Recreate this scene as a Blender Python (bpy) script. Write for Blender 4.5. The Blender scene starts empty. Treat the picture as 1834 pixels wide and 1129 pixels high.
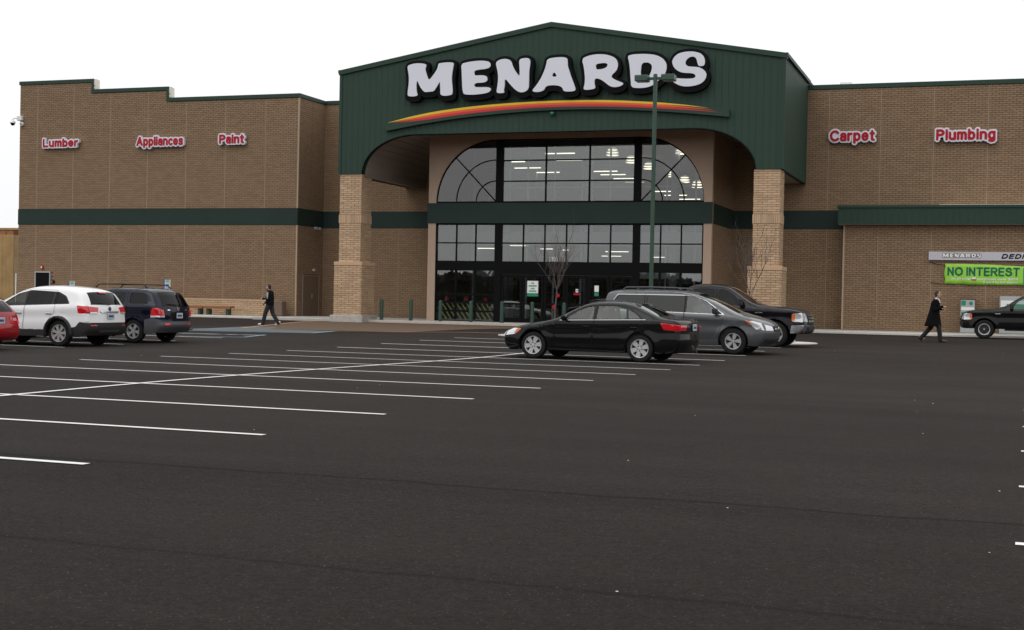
import bpy, bmesh, math, random
import numpy as np
from mathutils import Vector, Matrix
from mathutils.geometry import delaunay_2d_cdt, tessellate_polygon
random.seed(7); RNG = np.random.default_rng(7)
SC = bpy.context.scene
COL = SC.collection
rad = math.radians
# ------------------------------------------------------------------ camera
PW, PH, FPX = 1834, 1129, 2473.66          # photograph size and focal length in its pixels
EYE = 1.39
YAW, PITCH, ROLL = rad(-19.2344), rad(-.66856), rad(1.1306)
_f = np.array([math.sin(YAW)*math.cos(PITCH), math.cos(YAW)*math.cos(PITCH), math.sin(PITCH)])
_r = np.array([math.cos(YAW), -math.sin(YAW), 0.]); _u = np.cross(_r, _f)
_c, _s = math.cos(ROLL), math.sin(ROLL)
CM = np.array([_c*_r+_s*_u, -_s*_r+_c*_u, _f])
cam = bpy.data.cameras.new('camera'); camo = bpy.data.objects.new('camera', cam); COL.objects.link(camo)
cam.sensor_fit = 'HORIZONTAL'; cam.sensor_width = 36; cam.lens = 36*FPX/PW; cam.clip_end = 3000; cam.clip_start = .1
camo.matrix_world = Matrix([[CM[0][i], CM[1][i], -CM[2][i], (0, 0, EYE)[i]] for i in range(3)]+[[0, 0, 0, 1]])
SC.camera = camo
# ------------------------------------------------------------------ sky, sun, exposure
w = bpy.data.worlds.new('World'); SC.world = w; w.use_nodes = True
nt = w.node_tree; bg = nt.nodes['Background']
sky = nt.nodes.new('ShaderNodeTexSky'); sky.sky_type = 'NISHITA'; sky.sun_disc = False
SUN_EL, SUN_AZ = rad(52), rad(200)
sky.sun_elevation = SUN_EL; sky.sun_rotation = SUN_AZ; sky.air_density = 1; sky.dust_density = 4; sky.ozone_density = 1
hs = nt.nodes.new('ShaderNodeHueSaturation'); hs.inputs['Saturation'].default_value = .12
mx = nt.nodes.new('ShaderNodeMix'); mx.data_type = 'RGBA'; mx.inputs[0].default_value = .93
mx.inputs[7].default_value = (10.8, 10.85, 11.0, 1)
nt.links.new(sky.outputs[0], hs.inputs['Color']); nt.links.new(hs.outputs[0], mx.inputs[6])
tcw = nt.nodes.new('ShaderNodeTexCoord'); sxw = nt.nodes.new('ShaderNodeSeparateXYZ'); mrw = nt.nodes.new('ShaderNodeMapRange')   # overcast: brighter overhead than at the horizon
nt.links.new(tcw.outputs['Generated'], sxw.inputs[0]); nt.links.new(sxw.outputs[2], mrw.inputs['Value']); mrw.inputs['From Min'].default_value = 0; mrw.inputs['From Max'].default_value = 1; mrw.inputs['To Min'].default_value = .094; mrw.inputs['To Max'].default_value = .122
nt.links.new(mx.outputs[2], bg.inputs[0]); nt.links.new(mrw.outputs[0], bg.inputs[1])
sl = bpy.data.lights.new('sun', 'SUN'); sl.energy = .5; sl.angle = rad(40); sl.color = (1, .97, .93)
so = bpy.data.objects.new('sun', sl); COL.objects.link(so)
sd = Vector((math.sin(SUN_AZ)*math.cos(SUN_EL), math.cos(SUN_AZ)*math.cos(SUN_EL), math.sin(SUN_EL)))
so.rotation_euler = sd.to_track_quat('Z', 'Y').to_euler(); so.location = (0, 20, 40)
SC.view_settings.view_transform = 'Standard'; SC.view_settings.look = 'None'
SC.view_settings.exposure = 0; SC.view_settings.gamma = 1; SC.view_settings.use_curve_mapping = False
SC.render.engine = 'CYCLES'
SC.cycles.max_bounces = 8; SC.cycles.transparent_max_bounces = 24; SC.cycles.glossy_bounces = 4; SC.cycles.caustics_reflective = False; SC.cycles.caustics_refractive = False
# ------------------------------------------------------------------ pixel helpers: a photo pixel gives a direction only
def ray(x, y):
    return CM.T @ np.array([(x-PW/2)/FPX, -(y-PH/2)/FPX, 1.])
def atY(x, y, Y):
    d = ray(x, y); P = d*Y/d[1]; P[2] += EYE; return P
def atX(x, y, X):
    d = ray(x, y); P = d*X/d[0]; P[2] += EYE; return P
# ------------------------------------------------------------------ ground height: the lot dips and then rises a little to the store
_gy = [-600, 9, 14, 18, 23, 30, 34, 37, 40, 42, 52, 60, 3000]
_gz = [0, -.01, -.01, .02, 0, -.055, -.05, 0, .045, .065, .10, .12, .12]
_ys = np.arange(-5, 70, .25); _zs = np.interp(_ys, _gy, _gz)
for _ in range(3):
    _zs = np.convolve(np.pad(_zs, 6, 'edge'), np.ones(13)/13, 'valid')
def sstep(a, b, v): t = min(1, max(0, (v-a)/(b-a))); return t*t*(3-2*t)
def gz(x, y):                                                # the far left of the lot falls away to a drain
    return float(np.interp(y, _ys, _zs))-.13*sstep(-18, -24, x)*sstep(12, 27, y)*(1-sstep(44, 60, y))
def gnd(x, y):
    d = ray(x, y); z = 0
    for _ in range(6):
        P = d*(z-EYE)/d[2]; z = gz(P[0], P[1])
    return np.array([P[0], P[1], z])
# ------------------------------------------------------------------ mesh builder
class MB:
    def __init__(s): s.v = []; s.f = []
    def add(s, vs, fs):
        o = len(s.v); s.v += [tuple(map(float, p)) for p in vs]; s.f += [tuple(i+o for i in f) for f in fs]; return s
    def box(s, x0, x1, y0, y1, z0, z1):
        return s.add([(x, y, z) for x in (x0, x1) for y in (y0, y1) for z in (z0, z1)],
            [(0, 1, 3, 2), (4, 6, 7, 5), (0, 4, 5, 1), (2, 3, 7, 6), (0, 2, 6, 4), (1, 5, 7, 3)])
    def bbox(s, x0, x1, y0, y1, z0, z1, b=.01):       # box with chamfered edges
        c = np.array([(x0+x1)/2, (y0+y1)/2, (z0+z1)/2]); h = np.array([x1-x0, y1-y0, z1-z0])/2
        vs, idx = [], {}
        for sx in (-1, 1):
            for sy in (-1, 1):
                for sz in (-1, 1):
                    for a in range(3):
                        q = h-b; q = q.copy(); q[a] = h[a]; idx[(sx, sy, sz, a)] = len(vs); vs.append(c+q*np.array([sx, sy, sz]))
        fs = []
        for a in range(3):
            for sg in (-1, 1):
                o = [i for i in range(3) if i != a]; L = []
                for p, q in ((-1, -1), (1, -1), (1, 1), (-1, 1)):
                    k = [0, 0, 0]; k[a] = sg; k[o[0]] = p; k[o[1]] = q; L.append(idx[(*k, a)])
                fs.append(tuple(L))
        for a in range(3):
            for b2 in range(a+1, 3):
                c3 = 3-a-b2
                for p in (-1, 1):
                    for q in (-1, 1):
                        L = []
                        for sg, wh in ((-1, a), (1, a), (1, b2), (-1, b2)):
                            k = [0, 0, 0]; k[a] = p; k[b2] = q; k[c3] = sg; L.append(idx[(*k, wh)])
                        fs.append(tuple(L))
        for sx in (-1, 1):
            for sy in (-1, 1):
                for sz in (-1, 1):
                    fs.append(tuple(idx[(sx, sy, sz, a)] for a in range(3)))
        return s.add(vs, fs)
    def tube(s, pts, r, n=8, cap=True):
        pts = [Vector(p) for p in pts]; m = len(pts); rs = r if hasattr(r, '__len__') else [r]*m
        ref = None; V = []
        for i, p in enumerate(pts):
            t = (pts[min(i+1, m-1)]-pts[max(i-1, 0)]).normalized()
            if ref is None: ref = Vector((0, 0, 1)) if abs(t.z) < .9 else Vector((1, 0, 0))
            a = t.cross(ref).normalized(); b = t.cross(a).normalized(); ref = b.cross(t)*-1 if False else ref
            V += [p+(a*math.cos(k*2*math.pi/n)+b*math.sin(k*2*math.pi/n))*rs[i] for k in range(n)]
        F = [(i*n+k, i*n+(k+1) % n, (i+1)*n+(k+1) % n, (i+1)*n+k) for i in range(m-1) for k in range(n)]
        if cap: F += [tuple(range(n))[::-1], tuple((m-1)*n+k for k in range(n))]
        return s.add(V, F)
    def lathe(s, prof, c=(0, 0, 0), axis='z', n=24):
        V = []
        for r, h in prof:
            for k in range(n):
                a = 2*math.pi*k/n; p = (r*math.cos(a), r*math.sin(a), h)
                if axis == 'y': p = (p[0], p[2], p[1])
                if axis == 'x': p = (p[2], p[0], p[1])
                V.append((p[0]+c[0], p[1]+c[1], p[2]+c[2]))
        m = len(prof)
        return s.add(V, [(i*n+k, i*n+(k+1) % n, (i+1)*n+(k+1) % n, (i+1)*n+k) for i in range(m-1) for k in range(n)])
    def prism(s, poly, Y0, Y1, holes=()):             # polygon in (x,z), extruded in y
        loops = [poly]+list(holes); tri = tessellate_polygon([[Vector((p[0], p[1], 0)) for p in L] for L in loops])
        P = [p for L in loops for p in L]; n = len(P)
        V = [(p[0], Y0, p[1]) for p in P]+[(p[0], Y1, p[1]) for p in P]
        F = [tuple(t) for t in tri]+[tuple(i+n for i in t[::-1]) for t in tri]; o = 0
        for L in loops:
            m = len(L); F += [(o+i, o+(i+1) % m, o+(i+1) % m+n, o+i+n) for i in range(m)]; o += m
        return s.add(V, F)
    def mesh(s, name, smooth=False, fix=True):
        me = bpy.data.meshes.new(name); me.from_pydata(s.v, [], s.f); me.update()
        if fix:
            bm = bmesh.new(); bm.from_mesh(me); bmesh.ops.recalc_face_normals(bm, faces=bm.faces); bm.to_mesh(me); bm.free()
        if smooth:
            me.shade_smooth() if hasattr(me, 'shade_smooth') else None
            if smooth is not True: me.set_sharp_from_angle(angle=rad(smooth))
        return me
WL = {}
def link(o, parent=None, wloc=(0, 0, 0)):
    COL.objects.link(o); wloc = Vector(wloc); WL[o.name] = wloc
    o.parent = parent; o.location = wloc-(WL[parent.name] if parent else Vector())
    return o
def part(name, mb, mat, parent=None, smooth=False, fix=True, kind=None):
    """mesh given in world (or root-local) coordinates -> object whose origin is its bounding-box centre"""
    a = np.array(mb.v); c = (a.min(0)+a.max(0))/2; c[2] = a[:, 2].min()
    mb.v = [tuple(p) for p in (a-c)]
    me = mb.mesh(name, smooth, fix); me.materials.append(mat)
    o = bpy.data.objects.new(name, me); link(o, parent, c)
    if kind: o['kind'] = kind
    return o
def tag(o, label, cat, group=None):
    o['label'] = label; o['category'] = cat
    if group: o['group'] = group
    return o
def thing(name, label, cat, loc, group=None):
    o = bpy.data.objects.new(name, None); o.empty_display_size = .3; link(o, None, loc); return tag(o, label, cat, group)
def structure(o): o['kind'] = 'structure'; return o
def dup(root, dloc, label=None, rotz=None):
    r = root.copy(); COL.objects.link(r); r.location = Vector(root.location)+Vector(dloc)
    if rotz is not None: r.rotation_euler[2] = rotz
    if label: r['label'] = label
    for ch in list(root.children):
        c = ch.copy(); COL.objects.link(c); c.parent = r
        for g in list(ch.children):
            d = g.copy(); COL.objects.link(d); d.parent = c
    return r
def cat_rom(pts, n=8):
    P = [np.array(p, float) for p in pts]; P = [2*P[0]-P[1]]+P+[2*P[-1]-P[-2]]; out = []
    for i in range(1, len(P)-2):
        for k in range(n):
            t = k/n; a, b, c, d = P[i-1:i+3]
            out.append(.5*((2*b)+(c-a)*t+(2*a-5*b+4*c-d)*t*t+(3*b-a-3*c+d)*t**3))
    return out+[P[-2]]
def chaikin(pts, it=2, closed=True):
    P = [np.array(p, float) for p in pts]
    for _ in range(it):
        Q = []; m = len(P)
        for i in range(m if closed else m-1):
            a, b = P[i], P[(i+1) % m]; Q += [.75*a+.25*b, .25*a+.75*b]
        P = Q if closed else [P[0]]+Q[1:-1]+[P[-1]] if False else (Q if closed else [P[0]]+Q+[P[-1]])
    return P
# ------------------------------------------------------------------ materials
def mat(name, col, rough=.6, metal=0., spec=.5, noise=0., nscale=5., bump=0., bscale=40., island=0., coat=0., emit=None, estr=0., coatr=.05, hue=None):
    m = bpy.data.materials.new(name); m.use_nodes = True; T = m.node_tree; N = T.nodes; B = N['Principled BSDF']; L = T.links.new
    B.inputs['Base Color'].default_value = (*col, 1); B.inputs['Roughness'].default_value = rough
    B.inputs['Metallic'].default_value = metal; B.inputs['Specular IOR Level'].default_value = spec
    if coat: B.inputs['Coat Weight'].default_value = coat; B.inputs['Coat Roughness'].default_value = coatr
    if emit: B.inputs['Emission Color'].default_value = (*emit, 1); B.inputs['Emission Strength'].default_value = estr
    tc = None
    def coord():
        nonlocal tc
        if tc is None:
            tc = N.new('ShaderNodeNewGeometry')
        return tc.outputs['Position']
    last = None
    def mul(fac_out, lo, hi, prev):
        mr = N.new('ShaderNodeMapRange'); mr.inputs['To Min'].default_value = lo; mr.inputs['To Max'].default_value = hi
        L(fac_out, mr.inputs['Value'])
        mm = N.new('ShaderNodeMix'); mm.data_type = 'RGBA'; mm.blend_type = 'MULTIPLY'; mm.inputs[0].default_value = 1
        if prev is None: mm.inputs[6].default_value = (*col, 1)
        else: L(prev, mm.inputs[6])
        L(mr.outputs[0], mm.inputs[7]); return mm.outputs[2]
    if noise:
        nz = N.new('ShaderNodeTexNoise'); nz.inputs['Scale'].default_value = nscale; nz.inputs['Detail'].default_value = 6; nz.inputs['Roughness'].default_value = .65
        L(coord(), nz.inputs['Vector']); last = mul(nz.outputs['Fac'], 1-noise*2, 1+noise*2, last)
    if island:
        g = N.new('ShaderNodeNewGeometry')
        if hue:
            mm = N.new('ShaderNodeMix'); mm.data_type = 'RGBA'
            wn = N.new('ShaderNodeMath'); wn.operation = 'MULTIPLY'; wn.inputs[1].default_value = 37.7; L(g.outputs['Random Per Island'], wn.inputs[0])
            fr = N.new('ShaderNodeMath'); fr.operation = 'FRACT'; L(wn.outputs[0], fr.inputs[0]); L(fr.outputs[0], mm.inputs[0])
            if last is None: mm.inputs[6].default_value = (*col, 1)
            else: L(last, mm.inputs[6])
            mm.inputs[7].default_value = (*hue, 1); last = mm.outputs[2]
        last = mul(g.outputs['Random Per Island'], 1-island, 1+island, last)
    if last is not None: L(last, B.inputs['Base Color'])
    if bump:
        nb = N.new('ShaderNodeTexNoise'); nb.inputs['Scale'].default_value = bscale; nb.inputs['Detail'].default_value = 4; L(coord(), nb.inputs['Vector'])
        bp = N.new('ShaderNodeBump'); bp.inputs['Strength'].default_value = bump; bp.inputs['Distance'].default_value = .02
        L(nb.outputs['Fac'], bp.inputs['Height']); L(bp.outputs[0], B.inputs['Normal'])
    return m
def glassmat(name, tint=(.8, .85, .83), refl=1.0, ior=1.5, rough=.0):
    m = bpy.data.materials.new(name); m.use_nodes = True; T = m.node_tree; N = T.nodes; N.clear()
    o = N.new('ShaderNodeOutputMaterial'); t = N.new('ShaderNodeBsdfTransparent'); t.inputs[0].default_value = (*tint, 1)
    g = N.new('ShaderNodeBsdfGlossy'); g.inputs['Roughness'].default_value = rough; g.inputs[0].default_value = (1, 1, 1, 1)
    f = N.new('ShaderNodeLayerWeight'); f.inputs[0].default_value = .5; pw_ = N.new('ShaderNodeMath'); pw_.operation = 'POWER'; pw_.inputs[1].default_value = 5   # thin pane: same both sides
    ad = N.new('ShaderNodeMath'); ad.operation = 'MULTIPLY_ADD'; ad.inputs[1].default_value = .96; ad.inputs[2].default_value = ((ior-1)/(ior+1))**2
    mm = N.new('ShaderNodeMath'); mm.operation = 'MULTIPLY'; mm.inputs[1].default_value = refl; mm.use_clamp = True
    mi = N.new('ShaderNodeMixShader'); L = T.links.new
    L(f.outputs['Facing'], pw_.inputs[0]); L(pw_.outputs[0], ad.inputs[0]); L(ad.outputs[0], mm.inputs[0]); L(mm.outputs[0], mi.inputs[0]); L(t.outputs[0], mi.inputs[1]); L(g.outputs[0], mi.inputs[2]); L(mi.outputs[0], o.inputs[0])
    return m
M = {}
M['brick'] = mat('brick_brown', (.268, .186, .118), .85, spec=.08, island=.09, hue=(.285, .188, .120), noise=.07, nscale=.35, bump=.25, bscale=60)
M['mortar'] = mat('mortar_shaded', (.120, .080, .051), .95, spec=.1, noise=.1)  # dark brown holds the shade of the raked joints
M['joint'] = mat('joint_tan', (.44, .33, .235), .9, spec=.2)
M['pbrick'] = mat('brick_tan', (.52, .37, .24), .85, spec=.15, island=.13, hue=(.54, .37, .24), noise=.1, nscale=2, bump=.3, bscale=45)
M['pmortar'] = mat('mortar_tan', (.26, .18, .115), .95, spec=.1, noise=.1)
M['green'] = mat('green_metal', (.024, .052, .036), .5, spec=.25, noise=.06, nscale=.5)
M['band'] = mat('green_band', (.020, .037, .031), .6, spec=.2, noise=.08, nscale=.8)
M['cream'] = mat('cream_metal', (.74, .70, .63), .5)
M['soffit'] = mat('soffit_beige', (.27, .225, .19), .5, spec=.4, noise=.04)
M['eifs'] = mat('stucco_tan', (.44, .325, .245), .9, spec=.2, noise=.05, nscale=3, bump=.2, bscale=120)
M['black'] = mat('black_metal', (.005, .005, .006), .5, spec=.08)
M['dark'] = mat('dark_rubber', (.012, .012, .012), .9, spec=.2)
M['concrete'] = mat('concrete', (.46, .44, .40), .9, spec=.2, noise=.14, nscale=3, bump=.2)
M['kerb'] = mat('kerb_concrete', (.60, .575, .52), .85, spec=.2, noise=.1, nscale=4)
M['wood'] = mat('pine_boards', (.42, .27, .12), .8, spec=.2, noise=.22, nscale=1.3)
M['bench'] = mat('bench_brown', (.30, .125, .055), .6, spec=.3, noise=.1)
M['bark'] = mat('bark_grey', (.12, .098, .088), .9, spec=.1, noise=.15, nscale=15)
M['white'] = mat('white_paint', (.80, .80, .78), .5)
M['signwhite'] = mat('sign_white', (.72, .73, .80), .35)
M['signgrey'] = mat('sign_grey', (.52, .51, .56), .4)
M['red'] = mat('sign_red', (.42, .008, .020), .4, spec=.2)
M['yellow'] = mat('stripe_yellow', (.78, .50, .015), .5)
M['orange'] = mat('stripe_orange', (.75, .10, .02), .5)
M['sred'] = mat('stripe_red', (.55, .02, .03), .5)
M['lime'] = mat('banner_lime', (.30, .62, .06), .6, noise=.06, nscale=2)
M['dkgreen'] = mat('print_green', (.01, .22, .12), .6)
M['bannergreen'] = mat('banner_green', (.012, .27, .15), .6); M['litter'] = mat('litter_white', (.7, .7, .66), .8)
M['blue'] = mat('sign_blue', (.02, .07, .35), .5)
M['glass'] = glassmat('window_glass', (.80, .83, .82), 2.5, 1.52)
M['innerglass'] = glassmat('inner_glass', (.85, .87, .87), 1.0, 1.5)
M['int_wall'] = mat('interior_wall', (.42, .40, .36), .8)
M['int_floor'] = mat('interior_floor', (.16, .15, .14), .5)
M['lamp'] = mat('lamp_warm', (.9, .9, .85), .5, emit=(1, .93, .78), estr=2.2)
M['domelamp'] = mat('dome_lamp_glow', (.8, .8, .7), .5, emit=(1, .93, .75), estr=.9)
M['chrome'] = mat('chrome', (.75, .75, .76), .18, metal=1)
M['steel'] = mat('galvanised', (.42, .43, .44), .5, metal=.3)
# asphalt, with paving-lane seams and tonal lanes
def asphalt():
    m = bpy.data.materials.new('asphalt'); m.use_nodes = True; T = m.node_tree; N = T.nodes; B = N['Principled BSDF']; L = T.links.new
    g = N.new('ShaderNodeNewGeometry'); P = g.outputs['Position']
    def nz(s, d=5, r=.6, vec=None, dist=0):
        n = N.new('ShaderNodeTexNoise'); n.inputs['Scale'].default_value = s; n.inputs['Detail'].default_value = d; n.inputs['Roughness'].default_value = r; n.inputs['Distortion'].default_value = dist
        L(vec or P, n.inputs['Vector']); return n.outputs['Fac']
    def mp(v, a, b, c, d):
        r = N.new('ShaderNodeMapRange'); r.inputs['From Min'].default_value = a; r.inputs['From Max'].default_value = b; r.inputs['To Min'].default_value = c; r.inputs['To Max'].default_value = d; L(v, r.inputs['Value']); return r.outputs[0]
    def ma(op, a, b=None, c=None):
        r = N.new('ShaderNodeMath'); r.operation = op
        for i, q in enumerate((a, b, c)):
            if q is None: continue
            if isinstance(q, (int, float)): r.inputs[i].default_value = q
            else: L(q, r.inputs[i])
        return r.outputs[0]
    st = N.new('ShaderNodeVectorMath'); st.operation = 'MULTIPLY'; st.inputs[1].default_value = (.06, .9, 1); L(P, st.inputs[0])
    lane = mp(nz(1.0, 4, .6, st.outputs[0]), .3, .7, .86, 1.14)
    big = mp(nz(.16, 5, .65), .3, .7, .80, 1.20)
    fine = mp(nz(42, 5, .85), .3, .7, .40, 1.60)
    mid = mp(nz(11, 5, .8), .3, .7, .76, 1.24)
    v = ma('MULTIPLY', ma('MULTIPLY', lane, big), ma('MULTIPLY', fine, mid))
    sx = N.new('ShaderNodeSeparateXYZ'); L(P, sx.inputs[0])
    wob = ma('MULTIPLY', ma('SUBTRACT', nz(.7, 3), .5), .35)
    yy = ma('ADD', ma('ADD', sx.outputs[1], wob), ma('MULTIPLY', sx.outputs[0], .012))
    for y0, wd, k in ((9.55, .06, .6), (6.35, .05, .4), (19.2, .05, .4), (14.6, .04, .25), (24.5, .06, .3)):
        d = ma('ABSOLUTE', ma('SUBTRACT', yy, y0)); s = mp(d, 0, wd, 1-k, 1); v = ma('MULTIPLY', v, s)
    side = mp(yy, 19.1, 19.3, .92, 1.06); v = ma('MULTIPLY', v, side); v = ma('MULTIPLY', v, mp(yy, 9.4, 9.7, .90, 1.0))
    cr = N.new('ShaderNodeMix'); cr.data_type = 'RGBA'; cr.blend_type = 'MULTIPLY'; cr.inputs[0].default_value = 1; cr.inputs[6].default_value = (.0262, .0212, .0188, 1); L(v, cr.inputs[7])
    spk = mp(nz(60, 2, .5), .68, .74, 0, .9)
    mm = N.new('ShaderNodeMix'); mm.data_type = 'RGBA'; L(spk, mm.inputs[0]); L(cr.outputs[2], mm.inputs[6]); mm.inputs[7].default_value = (.11, .10, .092, 1)
    L(mm.outputs[2], B.inputs['Base Color']); B.inputs['Roughness'].default_value = .92; B.inputs['Specular IOR Level'].default_value = .10
    bp = N.new('ShaderNodeBump'); bp.inputs['Strength'].default_value = .55; bp.inputs['Distance'].default_value = .012; L(nz(70, 5, .8), bp.inputs['Height']); L(bp.outputs[0], B.inputs['Normal'])
    return m
M['asphalt'] = asphalt()
def worn_paint(name, col, lo=.36, hi=.46):
    m = mat(name, col, .75, spec=.3); T = m.node_tree; N = T.nodes; L = T.links.new; B = N['Principled BSDF']
    g = N.new('ShaderNodeNewGeometry'); n = N.new('ShaderNodeTexNoise'); n.inputs['Scale'].default_value = 9; n.inputs['Detail'].default_value = 8; n.inputs['Roughness'].default_value = .8; L(g.outputs['Position'], n.inputs['Vector'])
    r = N.new('ShaderNodeMapRange'); r.inputs['From Min'].default_value = lo; r.inputs['From Max'].default_value = hi; L(n.outputs['Fac'], r.inputs['Value'])
    x = N.new('ShaderNodeMix'); x.data_type = 'RGBA'; L(r.outputs[0], x.inputs[0]); x.inputs[6].default_value = (.1, .095, .09, 1); x.inputs[7].default_value = (*col, 1); L(x.outputs[2], B.inputs['Base Color'])
    return m
M['linewhite'] = worn_paint('line_white', (.74, .73, .70), .22, .36)
M['lineblue'] = worn_paint('line_blue', (.24, .40, .50), .34, .5)
M['lineorange'] = worn_paint('line_orange', (.50, .27, .10), .3, .5)
M['fadedblue'] = mat('faded_blue', (.10, .115, .125), .85, noise=.15, nscale=2)
M['paver'] = mat('paver_brown', (.125, .085, .058), .9, spec=.2, island=.25, noise=.1, nscale=1.5)
M['paverred'] = mat('paver_red', (.27, .11, .07), .9, spec=.2, island=.2)
# ------------------------------------------------------------------ ground
xs = np.concatenate([np.linspace(-900, -75, 12)[:-1], np.arange(-75, 16, 1.), np.linspace(16, 900, 12)])
ys = np.concatenate([np.linspace(-900, 0, 10)[:-1], np.arange(0, 66, .5), np.linspace(66, 1500, 12)])
b = MB()
b.add([(x, y, gz(x, y)) for y in ys for x in xs], [(j*len(xs)+i, j*len(xs)+i+1, (j+1)*len(xs)+i+1, (j+1)*len(xs)+i) for j in range(len(ys)-1) for i in range(len(xs)-1)])
structure(part('ground', b, M['asphalt'], smooth=True, fix=False))
def strip(mb, a, c, wd=.1, dz=.007):
    a = np.array(a[:2]); c = np.array(c[:2]); d = c-a; Ln = np.hypot(*d); d = d/Ln; n = np.array([-d[1], d[0]])*wd/2; k = max(2, int(Ln/.5)+1)
    V = []
    for t in np.linspace(0, 1, k):
        q = a+(c-a)*t
        for s in (-1, 1): e = q+n*s; V.append((e[0], e[1], gz(*e)+dz))
    mb.add(V, [(2*i, 2*i+1, 2*i+3, 2*i+2) for i in range(k-1)]); return mb
SO = np.array([-6.8596, 9.3523]); SPH = rad(-1.3588); SPC = 2.743; SLN = 10.767
def stall(n, k):
    return SO+np.array([-math.sin(SPH), math.cos(SPH)])*SPC*n+np.array([math.cos(SPH), math.sin(SPH)])*SLN*k
lot = thing('parking_lot_marking', 'white painted stall lines across the open asphalt lot', 'road marking', (stall(6, -.5)[0], stall(6, -.5)[1], gz(0, 26)))
for n in range(-4, 13): part('stall_line', strip(MB(), stall(n, -1), stall(n, 0)), M['linewhite'], lot, fix=False)
part('centre_line', strip(MB(), stall(-4, -.5), stall(12, -.5), .1, .010), M['linewhite'], lot, fix=False)
o = np.array([-22.1, 0]); lot2 = thing('parking_lot_marking', 'white painted stall lines under and beside the two parked SUVs', 'road marking', (-25, 30, gz(0, 30)))
for n in range(5, 13):
    y = 9.69+SPC*n; part('stall_line', strip(MB(), (-24.0, y), (-34.7, y+10.7*.0237)), M['linewhite'], lot2, fix=False)
lot3 = thing('parking_lot_marking', 'short white stall line ends at the edge of the open asphalt beyond the walking man', 'road marking', (3, 14, gz(0, 14)))
for n in range(-2, 10):
    y = 8.73+2.82*n; part('stall_line', strip(MB(), (.15+.065*n if n < 5 else 1.3, y), (5.8, y-.13)), M['linewhite'], lot3, fix=False)
# sidewalk slabs along the store
WZ = .25                                                    # finished floor / sidewalk level
def slab(name, x0, x1, y0, y1, z1, m):
    q = MB().bbox(x0, x1, y0, y1, -.2, z1, .02); return structure(part(name, q, m))
slab('sidewalk', -56, -34.9, 62.9, 65.15, WZ-.01, M['concrete'])
slab('sidewalk', -34.88, -8.2, 60.7, 68.1, WZ, M['concrete'])
slab('sidewalk', -8.18, 14, 64.0, 68, WZ-.01, M['concrete'])
slab('kerb', -56, -31.5, 62.6, 62.88, WZ-.03, M['kerb'])
slab('kerb', -8.3, 14, 63.6, 63.98, WZ-.03, M['kerb'])
# ------------------------------------------------------------------ paver crossing and coloured paint before the entrance
def gpoly(name, pts, m, dz, structure_=True):
    """flat polygon on the ground, pixel outline -> ground points, draped in short columns"""
    P = [gnd(*p) for p in pts]; mb = MB(); tri = tessellate_polygon([[Vector((p[0], p[1], 0)) for p in P]])
    mb.add([(p[0], p[1], p[2]+dz) for p in P], [tuple(t) for t in tri]); o = part(name, mb, m, fix=False)
    for f in o.data.polygons:
        pass
    return structure(o)
b = MB()
PVX0, PVX1, PVY0, PVY1 = -31.2, -9.5, 48.6, 60.6
b.add([(x, y, gz(x, y)+.006) for y in np.arange(PVY0, PVY1+.01, .5) for x in (PVX0+(PVY1-y)*.22, PVX1)], [(2*i, 2*i+1, 2*i+3, 2*i+2) for i in range(24)])
structure(part('paver_crossing', b, M['paver'], fix=False))
b = MB(); strip(b, (PVX0, PVY1), (PVX1, PVY1-.05), .35, .012); structure(part('paver_border', b, M['paverred'], fix=False))
b = MB(); strip(b, (PVX0+2.6, PVY0), (PVX1, PVY0), .22, .012); strip(b, (PVX0, PVY1-.2), (PVX0+2.6, PVY0), .22, .013)
structure(part('crossing_edge_line', b, M['lineorange'], fix=False))
b = MB()
for a, c, wd in (((320, 603), (437, 605), .14), ((437, 605), (475, 601), .14), ((325, 598.6), (475, 601), .13), ((330, 593), (560, 597.6), .14), ((560, 597.6), (640, 590), .14), ((330, 589), (420, 590), .13)):
    strip(b, gnd(*a), gnd(*c), wd, .016)
tag(part('accessible_bay_marking', b, M['lineblue'], fix=False), 'faded light blue accessible parking lines beyond the dark SUV', 'road marking')
P = [gnd(*p) for p in ((345, 590), (440, 585.5), (640, 590), (560, 597), (345, 592.5))]
b = MB(); b.add([(p[0], p[1], gz(p[0], p[1])+.010) for p in P], [tuple(range(5))]); structure(part('painted_aisle', b, M['fadedblue'], fix=False))

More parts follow.
